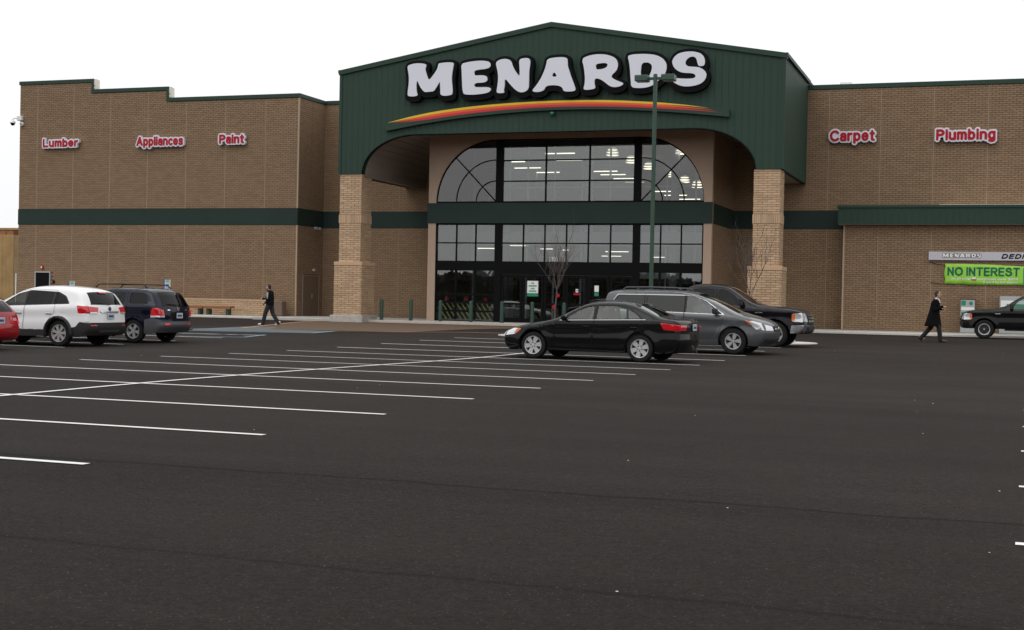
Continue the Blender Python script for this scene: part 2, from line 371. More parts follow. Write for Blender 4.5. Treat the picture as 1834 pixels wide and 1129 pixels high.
# ------------------------------------------------------------------ store building
YL, YB, YG, YV = 65.2, 68.2, 60.3, 63.0         # left wing, back wall, gable, glazed vestibule
store = thing('store_building', 'long brown brick home improvement store with green gabled entrance portico', 'building', (-20, 66, WZ))
def bricks(u0, u1, z0, z1, fn, joints=(), top=None, holes=(), ch=.1016, bl=.305, gap=.014, proud=.014, ms=None):
    """running-bond courses on a vertical plane; fn(u, d, z) -> world point, d = how far proud of the wall; returns lists"""
    mb = MB(); V = []; F = []; cuts = sorted([u0]+[j for j in joints if u0 < j < u1]+[u1])
    n = int(round((z1-z0)/ch)); ch = (z1-z0)/n
    for r in range(n):
        za, zb = z0+r*ch+gap/2, z0+(r+1)*ch-gap/2
        for ca, cb in zip(cuts[:-1], cuts[1:]):
            e0 = ca+(.02 if ca != u0 else 0); e1 = cb-(.02 if cb != u1 else 0)
            if top and zb > top((ca+cb)/2): 
                if not (za < top(e0+.01) or za < top(e1-.01)): continue
            off = (r % 2)*bl/2; k0 = math.floor((e0-ca-off)/bl); u = ca+off-bl
            while u < e1:
                a, c = max(u+gap/2, e0), min(u+bl-gap/2, e1); u += bl
                if c-a < .04: continue
                mid = (a+c)/2
                if top and zb > top(mid): continue
                if any(h[0]-.02 < c and a < h[1]+.02 and h[2]-.02 < zb and za < h[3]+.02 for h in holes):
                    if any(h[0] < mid < h[1] and h[2] < (za+zb)/2 < h[3] for h in holes): continue
                p = proud*RNG.uniform(.7, 1.15); o = len(V); s = .004
                V += [fn(a, 0, za), fn(c, 0, za), fn(c, 0, zb), fn(a, 0, zb), fn(a+s, p, za+s), fn(c-s, p, za+s), fn(c-s, p, zb-s), fn(a+s, p, zb-s)]
                F += [(o+4, o+5, o+6, o+7), (o, o+1, o+5, o+4), (o+1, o+2, o+6, o+5), (o+2, o+3, o+7, o+6), (o+3, o, o+4, o+7)]
    mb.v = V; mb.f = F; return mb
fY = lambda Y: (lambda u, d, z: (u, Y-d, z))           # plane facing -Y
fX = lambda X: (lambda u, d, z: (X+d, u, z))           # plane facing +X, u = Y
def wall(name, q): return part(name, q, M['mortar'], store)
# left wing -------------------------------------------------------
LX0, LX1 = -52.7, -34.87
def ltop(u): return 13.22 if u < -47.75 else 12.63 if u < -42.88 else 12.0
jl = [-51.49+2.44*i for i in range(7)]
lw = wall('wing_wall', MB().prism([(LX0, 0), (LX1, 0), (LX1, 11.95), (-42.88, 11.95), (-42.88, 12.58), (-47.75, 12.58), (-47.75, 13.17), (LX0, 13.17)], YL, YL+.34))
dh = (-51.5, -50.42, WZ, 2.42)
bl_ = bricks(LX0, LX1, WZ, 5.06, fY(YL), jl, holes=[dh]); part('brick_courses', bl_, M['brick'], lw, fix=False, kind='stuff')
bl_ = bricks(LX0, LX1, 5.97, 13.0, fY(YL), jl, top=lambda u: ltop(u)-.2); part('brick_courses', bl_, M['brick'], lw, fix=False, kind='stuff')
part('band', MB().box(LX0-.02, LX1+.02, YL-.035, YL-.002, 5.075, 5.955), M['band'], lw)
for j in jl: 
    part('control_joint', MB().box(j-.012, j+.012, YL-.012, YL-.001, WZ, 5.06), M['joint'], lw); part('control_joint', MB().box(j-.012, j+.012, YL-.012, YL-.001, 5.97, ltop(j)-.25), M['joint'], lw)
part('corner_bead', MB().box(LX1-.045, LX1+.025, YL-.022, YL+.06, WZ, 5.06), M['joint'], lw); part('corner_bead', MB().box(LX1-.045, LX1+.025, YL-.022, YL+.06, 5.97, 11.8), M['joint'], lw)
for x0, x1, z, zt in ((LX0-.05, -47.75, 13.22, 13.22), (-47.88, -42.88, 12.63, 12.63), (-43.0, LX1+.06, 12.02, 12.02)):
    part('coping', MB().box(x0, x1, YL-.06, YL+.40, z-.2, z), M['green'], lw)
for x, z0, z1 in ((-47.75, 12.63, 13.22), (-42.88, 12.02, 12.63)):
    part('coping', MB().box(x-.12, x+.012, YL-.058, YL-.004, z0-.2, z1-.001), M['green'], lw)
    part('parapet_end', MB().box(x-.1, x+.03, YL+.0, YL+.5, z0+.002, z1-.02), M['cream'], lw)
# wing return facing the entrance
rw = wall('return_wall', MB().box(LX1-.34, LX1-.001, YL+.345, YB+.3, 0, 11.9))
dY = [atX(x, 560, LX1)[1] for x in (541, 569)]
part('brick_courses', bricks(YL+.03, YB, WZ, 5.06, fX(LX1), [66.7], holes=[(dY[0]-.05, dY[1]+.05, WZ, 2.5)]), M['brick'], rw, fix=False, kind='stuff')
part('brick_courses', bricks(YL+.03, YB, 5.97, 11.8, fX(LX1), [66.7]), M['brick'], rw, fix=False, kind='stuff')
part('band', MB().box(LX1+.002, LX1+.035, YL+.06, YB, 5.075, 5.955), M['band'], rw)
part('coping', MB().box(LX1-.4, LX1+.06, YL+.40, YB, 11.82, 12.018), M['green'], rw)
M['doorbrown'] = mat('door_brown', (.16, .11, .075), .5, noise=.05)
dr = part('double_door', MB().bbox(LX1-.02, LX1+.03, dY[0], (dY[0]+dY[1])/2-.006, WZ, 2.4, .006).bbox(LX1-.02, LX1+.03, (dY[0]+dY[1])/2+.006, dY[1], WZ, 2.4, .006), M['doorbrown'], store)
part('door_frame', MB().box(LX1+.001, LX1+.05, dY[0]-.06, dY[0], WZ, 2.46).box(LX1+.001, LX1+.05, dY[1], dY[1]+.06, WZ, 2.46).box(LX1+.001, LX1+.05, dY[0], dY[1], 2.402, 2.46), M['soffit'], dr)
part('handle', MB().tube([(LX1+.06, (dY[0]+dY[1])/2+.08, 1.2), (LX1+.06, (dY[0]+dY[1])/2+.08, 1.45)], .014), M['steel'], dr)
# personnel door on the wing front
part('doorway_shade', MB().box(-51.44, -50.5, YL-.005, YL+.02, WZ, 2.36), M['black'], dr2 := part('side_door', MB().box(-51.5, -51.44, YL-.05, YL-.004, WZ, 2.42).box(-50.5, -50.44, YL-.05, YL-.004, WZ, 2.42).box(-51.44, -50.5, YL-.05, YL-.004, 2.36, 2.42), M['steel'], store))  # flat black sheet stands for the unlit space inside the doorway
# back walls ------------------------------------------------------
bw = wall('back_wall', MB().box(LX1, -26.3, YB+.001, YB+.34, 0, 11.9).box(-26.3, -12.3, YB+.001, YB+.34, 9.42, 11.9))
jb = [-32.78, -30.35, -27.9]
part('brick_courses', bricks(LX1, -26.46, WZ, 5.06, fY(YB), jb), M['brick'], bw, fix=False, kind='stuff')
part('brick_courses', bricks(LX1, -26.46, 5.97, 11.8, fY(YB), jb), M['brick'], bw, fix=False, kind='stuff')
part('band', MB().box(LX1+.04, -26.46, YB-.035, YB-.002, 5.075, 5.955), M['band'], bw)
part('coping', MB().box(LX1+.061, -29.9, YB-.06, YB+.4, 11.82, 12.03), M['green'], bw)
part('control_joint', MB().box(-30.36, -30.34, YB-.012, YB-.001, WZ, 5.06), M['joint'], bw)
part('control_joint', MB().box(-30.36, -30.34, YB-.012, YB-.001, 5.97, 9), M['joint'], bw)
RX1 = 14.
rwl = wall('front_wall', MB().box(-12.3, RX1, YB+.001, YB+.34, 0, 11.9))
jr = [-12.6+2.43*i for i in range(11)]
part('brick_courses', bricks(-12.34, -6.7, WZ, 5.06, fY(YB), jr), M['brick'], rwl, fix=False, kind='stuff')
part('brick_courses', bricks(-12.34, RX1, 5.97, 11.82, fY(YB), jr), M['brick'], rwl, fix=False, kind='stuff')
for j in jr[1:]:
    if j < -6.8: part('control_joint', MB().box(j-.012, j+.012, YB-.012, YB-.001, WZ, 5.06), M['joint'], rwl)
    part('control_joint', MB().box(j-.012, j+.012, YB-.012, YB-.001, 5.97, 11.8), M['joint'], rwl)
part('band', MB().box(-12.3, -6.9, YB-.035, YB-.002, 5.075, 5.955), M['band'], rwl)
part('coping', MB().box(-8.95, RX1, YB-.06, YB+.4, 11.84, 12.05), M['green'], rwl)
# projecting lower wall under the canopy
CW = 67.15; CX = -6.82
cwl = wall('canopy_wall', MB().box(CX, RX1, CW+.001, YB, 0, 5.3))
jc = [-5.25+2.43*i for i in range(8)]
part('brick_courses', bricks(CX, RX1, WZ, 5.28, fY(CW), jc), M['brick'], cwl, fix=False, kind='stuff')
part('corner_bead', MB().box(CX-.03, CX+.05, CW-.022, CW+.06, WZ, 5.2), M['joint'], cwl)
for j in jc: part('control_joint', MB().box(j-.012, j+.012, CW-.012, CW-.001, WZ, 5.2), M['joint'], cwl)
cn = part('canopy', MB().box(-7.06, RX1, 66.72, YB-.04, 5.235, 6.0), M['green'], store)
part('canopy_cap', MB().box(-7.1, RX1, 66.66, YB-.035, 6.0, 6.12), M['green'], cn)
part('flashing', MB().box(-2.5, RX1, 66.70, YB-.04, 6.121, 6.14), M['cream'], cn)
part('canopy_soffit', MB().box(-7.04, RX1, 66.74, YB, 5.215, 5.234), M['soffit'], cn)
for i in range(69):
    x = -7.06+i*.305; part('rib', MB().prism([(x, 5.236), (x+.06, 5.236), (x+.06, 5.995), (x, 5.995)], 66.695, 66.719), M['green'], cn)
# gable portico ---------------------------------------------------
GX0, GX1, GE, GA, GB, GO = -30.0, -8.78, 12.28, 14.1, 7.25, 9.06
AX0, AX1, ARX = -28.78, -9.97, 2.75
AXC = (GX0+GX1)/2
def gtop(x): return GA-(GA-GE)*abs(x-AXC)/((GX1-GX0)/2)
def arch(x, top=GO, base=GB):
    if x <= AX0 or x >= AX1: return base
    e = min(x-AX0, AX1-x)
    if e >= ARX: return top
    return base+(top-base)*math.sqrt(max(0, 1-(1-e/ARX)**2))
npn = 70; pw = (GX1-GX0)/npn
gab = part('gable', MB().prism([(GX0+.02, GB+.03), (AX0, GB+.03)]+[(x, arch(x)+.03) for x in np.concatenate([AX0+ARX*(1-np.cos(np.linspace(0, math.pi/2, 16))), AX1-ARX*(1-np.cos(np.linspace(math.pi/2, 0, 16)))])]+[(AX1, GB+.03), (GX1-.02, GB+.03), (GX1-.02, GE-.05), (AXC, GA-.05), (GX0+.02, GE-.05)], YG+.005, YG+.3), M['band'], store)
for i in range(npn):
    x0 = GX0+i*pw; us = [0, .02, .05, .07, .12, .17, .22, .26, pw-.004]; ds = [.004, .017, .017, .004, .002, .003, .002, .003, .004]; mb = MB()
    V = [(x0+u, YG-d, arch(x0+u)) for u, d in zip(us, ds)]+[(x0+u, YG-d, gtop(x0+u)-.02) for u, d in zip(us, ds)]
    m_ = len(us); mb.add(V, [(k, k+1, m_+k+1, m_+k) for k in range(m_-1)]); part('siding_panel', mb, M['green'], gab, fix=False)
for s in (-1, 1):
    xe = GX0-.1 if s < 0 else GX1+.1; zt = gtop(GX0 if s < 0 else GX1)-.02
    part('rake_trim', MB().add([(AXC, YG-.1, GA-.02), (xe, YG-.1, zt-.02), (xe, YG-.1, zt-.24), (AXC, YG-.1, GA-.24), (AXC, YG+.25, GA-.02), (xe, YG+.25, zt-.02), (xe, YG+.25, zt-.24), (AXC, YG+.25, GA-.24)],
        [(0, 1, 2, 3), (4, 7, 6, 5), (0, 4, 5, 1), (3, 2, 6, 7), (1, 5, 6, 2)]), M['green'], gab)
    part('roof_plane', MB().add([(AXC, YG+.02, GA+.0), (xe, YG+.02, zt), (xe, 82, zt), (AXC, 82, GA), (AXC, YG+.02, GA-.06), (xe, YG+.02, zt-.06), (xe, 82, zt-.06), (AXC, 82, GA-.06)], [(0, 1, 2, 3), (4, 7, 6, 5), (0, 4, 5, 1), (1, 5, 6, 2)]), M['green'], gab)
# black edge trim round the arch
ax = np.concatenate([AX0+ARX*(1-np.cos(np.linspace(0, math.pi/2, 18))), AX1-ARX*(1-np.cos(np.linspace(math.pi/2, 0, 18)))])
part('arch_trim', MB().tube([(x, YG-.02, arch(x)) for x in ax], .045, 6), M['black'], gab, smooth=True)
# return siding on both sides
for X, sg in ((GX1, 1), (GX0, -1)):
    sw = part('portico_side', MB().box(min(X, X-sg*.25), max(X, X-sg*.25), YG+.31, YB-.001, GB+.02, GE-.1), M['band'], gab)
    k = 26; dy = (YB-YG-.05)/k
    for i in range(k):
        y = YG+.03+i*dy; V = []; us = [0, .02, .05, .07, dy-.004]; ds = [.004, .017, .017, .004, .004]
        V = [(X+sg*d, y+u, GB) for u, d in zip(us, ds)]+[(X+sg*d, y+u, GE-.02) for u, d in zip(us, ds)]
        part('siding_panel', MB().add(V, [(q, q+1, 6+q, 5+q) for q in range(4)]), M['green'], sw, fix=False)
    part('eave_trim', MB().box(X-sg*.02, X+sg*.14, YG-.08, YB, GE-.17, GE-.02) if sg > 0 else MB().box(X-.14, X+.02, YG-.08, YB, GE-.17, GE-.02), M['green'], sw)
    part('corner_trim', MB().box(X-.07, X+.07, YG-.045, YG+.03, GB, GE-.18), M['green'], sw)
    a0, a1 = (GX0, AX0) if sg < 0 else (AX1, GX1)
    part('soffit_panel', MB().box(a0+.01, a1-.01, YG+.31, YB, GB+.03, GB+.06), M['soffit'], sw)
# barrel soffit made of planks running back from the arch
sx = np.concatenate([AX0+ARX*(1-np.cos(np.linspace(0, math.pi/2, 11))), np.linspace(AX0+ARX, AX1-ARX, 30)[1:-1], AX1-ARX*(1-np.cos(np.linspace(math.pi/2, 0, 11)))])
vault = part('soffit_frame', MB().box(AX0-.02, AX0, YG+.31, YB, GB-.1, GB), M['soffit'], store)
for a, c in zip(sx[:-1], sx[1:]):
    za, zc = arch(a, 9.42), arch(c, 9.42); d = np.array([c-a, zc-za]); d = d/np.hypot(*d)*.014
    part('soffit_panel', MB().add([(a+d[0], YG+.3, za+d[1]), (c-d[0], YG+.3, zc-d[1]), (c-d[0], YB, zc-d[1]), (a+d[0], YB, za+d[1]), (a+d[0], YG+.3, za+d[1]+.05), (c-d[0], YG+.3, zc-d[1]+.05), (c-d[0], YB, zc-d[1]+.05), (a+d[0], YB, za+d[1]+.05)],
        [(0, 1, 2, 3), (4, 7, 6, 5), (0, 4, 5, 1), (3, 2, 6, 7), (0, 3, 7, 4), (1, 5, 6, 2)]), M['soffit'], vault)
# pillars ---------------------------------------------------------
BRK = {}
def brick_obj(x, y, z, L, parent):
    key = round(L, 3)
    if key not in BRK:
        me = MB().bbox(-L/2, L/2, -.03, .03, 0, .0876, .006).mesh('brick'); me.materials.append(M['pbrick_s']); BRK[key] = me
    o = bpy.data.objects.new('brick', BRK[key]); link(o, parent, (x, y, z)); return o
M['pbrick_s'] = M['pbrick'].copy(); M['pbrick_s'].name = 'brick_tan_single'
for n_ in M['pbrick_s'].node_tree.nodes:                     # single bricks vary by object, joined ones by island
    pass
T_ = M['pbrick_s'].node_tree; oi = T_.nodes.new('ShaderNodeObjectInfo')
for l_ in list(T_.links):
    if l_.from_socket.name == 'Random Per Island': s_ = l_.to_socket; T_.links.remove(l_); T_.links.new(oi.outputs['Random'], s_)
def pillar(cx, y0):
    hw, hb, hp = .55, .71, .87; cy = y0+hb+.02
    z0 = .12; p = part('pillar', MB().box(cx-hw, cx+hw, cy-hw, cy+hw, 3.0, GB+.03).box(cx-hb, cx+hb, cy-hb, cy+hb, .45, 3.0), M['pmortar'], store)
    part('plinth', MB().bbox(cx-hp, cx+hp, cy-hp, cy+hp, z0-.1, .45, .03), M['plinth'], p)
    def faces(h, za, zb, skip_front):
        mb = MB()
        for nx, ny in ((0, -1), (1, 0), (-1, 0), (0, 1)):
            if skip_front and (nx, ny) == (0, -1): continue
            fn = (lambda u, d, z, nx=nx, ny=ny: (cx+nx*(h+d)+(-ny)*u, cy+ny*(h+d)+nx*u, z))
            q = bricks(-h-.015, h+.015, za, zb, fn, bl=.40, proud=.03); mb.add(q.v, q.f)
        return mb
    part('brick_courses', faces(hb, .45, 2.83, False), M['pbrick'], p, fix=False, kind='stuff')
    part('brick_cap', MB().bbox(cx-hb-.04, cx+hb+.04, cy-hb-.04, cy+hb+.04, 2.84, 3.02, .015), M['pbrick'], p)
    for za, zb in ((3.02, 4.88), (5.3, GB)):
        part('brick_courses', faces(hw, za, zb, True), M['pbrick'], p, fix=False, kind='stuff')
        n = int(round((zb-za)/.1016)); ch = (zb-za)/n
        for r in range(n):
            u = -hw-.02+((r % 2)*.2-.4)
            while u < hw:
                a, c = max(u+.007, -hw-.02), min(u+.393, hw+.02); u += .4
                if c-a > .05: brick_obj(cx+(a+c)/2, cy-hw-.005+RNG.uniform(-.004, .004), za+r*ch+.007, c-a, p)
    for nx, ny in ((0, -1), (1, 0), (-1, 0), (0, 1)):        # soldier course
        mb = MB()
        for k in range(14):
            u = -hw-.04+k*(2*hw+.08)/14; e = (2*hw+.08)/14-.014; d = hw+.05
            if ny: mb.box(cx+u, cx+u+e, min(cy+ny*(d-.06), cy+ny*d), max(cy+ny*(d-.06), cy+ny*d), 4.89, 5.29)
            else: mb.box(min(cx+nx*(d-.058), cx+nx*(d-.002)), max(cx+nx*(d-.058), cx+nx*(d-.002)), cy+u, cy+u+e, 4.891, 5.289)
        part('soldier_course', mb, M['pbrick'], p)
M['plinth'] = mat('plinth_concrete', (.42, .40, .365), .9, noise=.2, nscale=6)
pillar(-29.42, 60.2); pillar(-9.44, 60.2)
# vestibule: stucco surround, band, arched window, storefront -----
VX0, VX1 = -26.45, -12.34; WX0, WX1 = -26.05, -12.72; FZ, BZ0, BZ1, WT = WZ, 5.04, 6.03, 9.11
M1, M2, M3, M4 = -22.96, -22.60, -16.08, -15.74       # the two thick posts
WR = 3.05
def wtop(x):
    e = min(x-WX0, WX1-x)
    if e >= WR: return WT
    return 6.08+(WT-6.08)*math.sqrt(max(0, 1-(1-max(e, 0)/WR)**2))
vs = part('entrance_surround', MB().box(VX0, WX0, YV, YV+.3, FZ, 9.45), M['eifs'], store); part('pier', MB().box(WX1, VX1, YV, YV+.3, FZ, 9.45), M['eifs'], vs)
wx = np.concatenate([WX0+WR*(1-np.cos(np.linspace(0, math.pi/2, 24))), WX1-WR*(1-np.cos(np.linspace(math.pi/2, 0, 24)))])
mb = MB()
for a, c in zip(wx[:-1], wx[1:]):
    za, zc = wtop(a), wtop(c)
    mb.add([(a, YV, za), (c, YV, zc), (c, YV, 9.45), (a, YV, 9.45), (a, YV+.3, za), (c, YV+.3, zc), (c, YV+.3, 9.45), (a, YV+.3, 9.45)], [(0, 1, 2, 3), (4, 7, 6, 5), (0, 4, 5, 1)])
part('arch_surround', mb, M['eifs'], vs)
part('band', MB().box(VX0-.03, VX1+.03, YV-.05, YV-.002, BZ0+.002, BZ1-.002).box(WX0, WX1, YV, YV+.28, BZ0+.002, BZ1-.002), M['band'], vs)
vsw = part('vestibule_side_wall', MB().box(VX1-.3, VX1-.001, YV+.31, YB, 0, 9.4), M['mortar'], store)
part('brick_courses', bricks(YV+.31, YB, WZ, 5.04, fX(VX1), [65.6]), M['brick'], vsw, fix=False, kind='stuff')
part('brick_courses', bricks(YV+.31, YB, 6.0, 9.4, fX(VX1), [65.6]), M['brick'], vsw, fix=False, kind='stuff')
part('band', MB().box(VX1+.002, VX1+.032, YV+.31, YB-.04, 5.06, 5.99), M['band'], vsw)
part('vestibule_side_wall', MB().box(VX0+.001, VX0+.3, YV+.31, YB, 0, 9.4), M['mortar'], store)
FY = YV+.12                                            # frame plane
def bar(mb, x0, x1, z0, z1, t=.0): mb.box(x0, x1, FY-.06-t, FY+.06+t, z0, z1)
aw = part('arched_window', MB().tube([(x, FY, wtop(x)-.03) for x in wx], .045, 6), M['black'], vs, smooth=True)
mb = MB(); bar(mb, WX0, WX1, 6.03, 6.11); part('sill', mb, M['black'], aw)
for a, c in ((M1, M2), (M3, M4)):
    mb = MB(); bar(mb, a, c, 6.11, WT-.03, .03); part('post', mb, M['black'], aw)
mw = (M3-M2)/3; rz = [6.11, 7.08, 8.08, WT-.06]
for i in (1, 2): mb = MB(); bar(mb, M2+mw*i-.035, M2+mw*i+.035, 6.11, WT-.05, -.01); part('mullion', mb, M['black'], aw)
for z in rz[1:3]: mb = MB(); bar(mb, M2, M3, z-.03, z+.03, -.02); part('mullion', mb, M['black'], aw)
for i in range(3):
    for j in range(3):
        part('pane', MB().box(M2+mw*i+.02, M2+mw*(i+1)-.02, FY-.008, FY+.004, rz[j]+.01, rz[j+1]-.01), M['glass'], aw)
for cx_, sg in ((M1, -1), (M4, 1)):                    # quarter fans: two arcs and one spoke each
    for R_ in (1.03, 2.06):
        part('arc_mullion', MB().tube([(cx_+sg*R_*math.sin(t), FY, 6.08+R_*math.cos(t)*.99) for t in np.linspace(0, math.pi/2, 20)], .032, 6), M['black'], aw, smooth=True)
    part('mullion', MB().tube([(cx_, FY-.01, 6.1), (cx_+sg*WR*.69, FY-.01, 6.08+WR*.71)], .032, 6), M['black'], aw)
    rs = [0, 1.03, 2.06, WR]
    for k in range(3):
        for a0, a1 in ((0, math.pi/4), (math.pi/4, math.pi/2)):
            ts = np.linspace(a0, a1, 9); V = []; e = rs[k+1]-.03
            for t in ts:
                xx = lambda r: (cx_+sg*r*math.sin(t), FY-.002, min(6.09+r*math.cos(t)*.985, wtop(cx_+sg*r*math.sin(t))-.01) if r > 2.5 else 6.09+r*math.cos(t)*.985)
                V += [xx(rs[k]), xx(rs[k+1])]
            part('pane', MB().add(V, [(2*i, 2*i+1, 2*i+3, 2*i+2) for i in range(8)]), M['glass'], aw, fix=False)
# storefront under the band
SZ = [.30, 2.74, 3.20, 4.12, 5.0]
sf = part('storefront', MB().box(WX0, WX1, FY-.07, FY+.07, 4.97, 5.04).box(WX0, WX1, FY-.09, FY+.09, 2.74, 3.20).box(WX0, WX0+.07, FY-.07, FY+.07, FZ, 2.74).box(WX0, WX0+.07, FY-.07, FY+.07, 3.2, 4.97).box(WX1-.07, WX1, FY-.07, FY+.07, 3.2, 4.97).box(WX1-.07, WX1, FY-.07, FY+.07, FZ, 2.74), M['black'], store)
for a, c in ((M1, M2), (M3, M4)):
    mb = MB(); bar(mb, a, c, 3.2, 4.97, .03); bar(mb, a, c, FZ, 2.74, .03); part('post', mb, M['black'], sf)
def grid(x0, x1, z0, z1, nx, nz, t=.03, zs_=None, gl='glass'):
    X_ = np.linspace(x0, x1, nx+1); Z_ = zs_ or list(np.linspace(z0, z1, nz+1))
    for x in X_[1:-1]: mb = MB(); bar(mb, x-t, x+t, z0, z1, -.01); part('mullion', mb, M['black'], sf)
    for z in Z_[1:-1]: mb = MB(); bar(mb, x0, x1, z-t, z+t, -.02); part('mullion', mb, M['black'], sf)
    for a, c in zip(X_[:-1], X_[1:]):
        for d, e in zip(Z_[:-1], Z_[1:]): part('pane', MB().box(a+.01, c-.01, FY-.008, FY+.004, d+.01, e-.01), M[gl], sf)
grid(WX0+.07, M1, 3.2, 4.97, 3, 2); grid(M2, M3, 3.2, 4.97, 6, 2); grid(M4, WX1-.07, 3.2, 4.97, 3, 2)
grid(WX0+.07, M1, 1.62, 2.74, 3, 1, .05); grid(M4, WX1-.07, FZ, 2.74, 3, 2, .05)
mb = MB(); bar(mb, WX0+.07, M1, 1.52, 1.62, .02); part('mullion', mb, M['black'], sf)
# cart bay: rails, red reflectors and yellow slanted rods behind glass
grid(WX0+.07, M1, .33, 1.52, 3, 3, .045, [.33, .75, 1.17, 1.52])
M['cartyellow'] = mat('cart_yellow', (.62, .64, .20), .5)
cb = thing('cart_corral', 'row of shopping carts behind the lower left storefront panes', 'shopping carts', ((WX0+M1)/2, YV+.7, WZ))
part('rail', MB().box(WX0+.1, M1-.1, YV+.62, YV+.68, 1.12, 1.18).box(WX0+.1, M1-.1, YV+.62, YV+.68, .3, .36), M['steel'], cb)
for i in range(11):
    x = WX0+.25+i*.26
    for z in (.36, .79): part('rod', MB().tube([(x, YV+.4, z+.34), (x+.24, YV+.4, z)], .035, 6), M['cartyellow'], cb)
for i in range(3):
    x = WX0+.07+(i+.5)*(M1-WX0-.07)/3
    part('red_panel', MB().lathe([(0.001, -.02), (.11, -.02), (.11, .02), (.001, .02)], (x, YV+.28, 1.34), 'y', 8), M['red2'] if 'red2' in M else M['red'], sf)
# entrance doors in the middle bay
DX = np.linspace(M2, M3, 7)
for i in range(6):
    a, c = DX[i], DX[i+1]
    d = part('door', MB().box(a+.01, a+.12, FY-.05, FY+.05, FZ+.02, 2.55).box(c-.12, c-.01, FY-.05, FY+.05, FZ+.02, 2.55).box(a+.12, c-.12, FY-.05, FY+.05, 2.43, 2.55).box(a+.12, c-.12, FY-.05, FY+.05, FZ+.02, FZ+.22).box(a+.12, c-.12, FY-.045, FY+.045, 1.12, 1.2), M['black'], sf)
    part('pane', MB().box(a+.12, c-.12, FY-.008, FY+.004, FZ+.22, 1.12), M['glass'], d); part('pane', MB().box(a+.12, c-.12, FY-.008, FY+.004, 1.2, 2.43), M['glass'], d)
part('header', MB().box(M2, M3, FY-.08, FY+.08, 2.56, 2.739), M['black'], sf)
# interior: floor, ceiling, walls, inner glazed screen, columns
itf = part('interior_floor', MB().box(-34, 13.9, YB+.36, 165, WZ-.02, WZ+.01).box(VX0+.31, VX1-.31, YV+.31, YB+.359, WZ-.02, WZ+.008), M['int_floor'], store)
part('interior_ceiling', MB().box(-34, 13.9, YB+.4, 165, 10.6, 10.8).box(VX0+.3, VX1-.3, YV+.32, YB+.4, 9.5, 9.6), M['int_wall'], store)
part('interior_wall', MB().box(-34.2, -34, YB+.4, 165, 0, 10.7).box(13.7, 13.9, YB+.4, 165, 0, 10.7).box(-34, 13.9, 165, 165.3, 0, 10.7), M['int_wall'], store)
part('roof', MB().box(-52.6, 13.95, YB+.42, 168, 10.9, 11.3), M['cream'], store)
part('wing_roof', MB().box(-52.6, LX1-.36, YL+.36, YB+.41, 10.9, 11.3), M['cream'], store)
part('side_wall', MB().box(LX0, LX0+.34, YL+.345, 168, 0, 11.2), M['mortar'], store)
isc = part('inner_screen', MB().box(WX0, WX1, YB+.1, YB+.2, 4.2, 4.9).box(WX0, WX1, YB+.1, YB+.2, 2.55, 2.9), M['signgrey'], store)
for x in np.linspace(WX0, WX1, 10): part('mullion', MB().box(x-.05, x+.05, YB+.08, YB+.099, WZ, 9.3), M['signgrey'], isc)
for z in (7.2, 8.3): part('mullion', MB().box(WX0, WX1, YB+.06, YB+.079, z-.03, z+.03), M['signgrey'], isc)
for cx_, sg in ((M1-.5, -1), (M4+.5, 1)):
    for R_ in (1.1, 2.2): part('arc_mullion', MB().tube([(cx_+sg*R_*math.sin(t), YB-.2, 5.2+R_*math.cos(t)) for t in np.linspace(0, math.pi/2, 14)], .035, 6), M['signgrey'], isc)
# the wall behind the glazing is open so the sales floor shows
# interior columns and hanging lights
for i, (x, y) in enumerate([(-27, 76), (-22, 76), (-17, 76), (-12, 76), (-30, 90), (-22, 90), (-14, 90), (-6, 90), (-26, 106), (-12, 106)]):
    part('interior_column', MB().box(x-.2, x+.2, y-.2, y+.2, WZ, 10.5), M['signwhite'] if i < 4 else M['int_wall'], store)
# ------------------------------------------------------------------ ceiling lights of the sales floor (lit in the photograph)
def light_at(px, py, Y, kind):
    P = atY(px, py, Y)
    if kind == 's':
        t = thing('ceiling_strip_light', 'lit fluorescent strip hanging over the sales floor behind the entrance glass', 'ceiling light', (P[0], P[1], P[2]), 'strip lights inside the store')
        part('housing', MB().box(P[0]-.9, P[0]+.9, Y-.08, Y+.08, P[2]+.02, P[2]+.09), M['int_wall'], t); part('tube', MB().box(P[0]-.88, P[0]+.88, Y-.06, Y+.06, P[2]-.03, P[2]+.019), M['lamp'], t)
    else:
        t = thing('dome_lamp', 'lit ribbed dome lamp hanging behind the arched glass', 'ceiling light', (P[0], P[1], P[2]), 'dome lamps inside the store')
        for k, (r, h) in enumerate(((.36, 0), (.34, .15), (.28, .30))):
            part('ring', MB().lathe([(r*.8, h), (r, h), (r*.97, h+.05), (r*.8, h+.05)], tuple(P), n=14), M['domelamp'], t)
        part('cap', MB().lathe([(.001, .5), (.15, .48), (.2, .42), (.001, .42)], tuple(P), n=12), M['steel'], t)
    return t
for px, py, Y in ((1003, 275, 76), (915, 290, 78), (945, 301, 84), (1020, 287, 80), (980, 309, 90), (1055, 298, 92), (1082, 307, 86), (1098, 313, 92), (1120, 320, 98), (1140, 326, 104), (1160, 334, 112), (1193, 343, 100), (1100, 345, 118), (1125, 352, 124), (1165, 358, 130), (1210, 350, 106), (1235, 357, 112),
    (925, 440, 96), (1000, 448, 110), (975, 446, 104), (1036, 438, 98), (1095, 459, 118), (1175, 461, 120), (1105, 451, 100), (870, 445, 90), (935, 460, 120)):
    light_at(px, py, Y, 's')
for px, py, Y in ((1097, 279, 74), (1131, 292, 80), (1162, 303, 86), (1220, 276, 76), (1204, 317, 94), (1226, 327, 90), (1249, 336, 84)): light_at(px, py, Y, 'd')
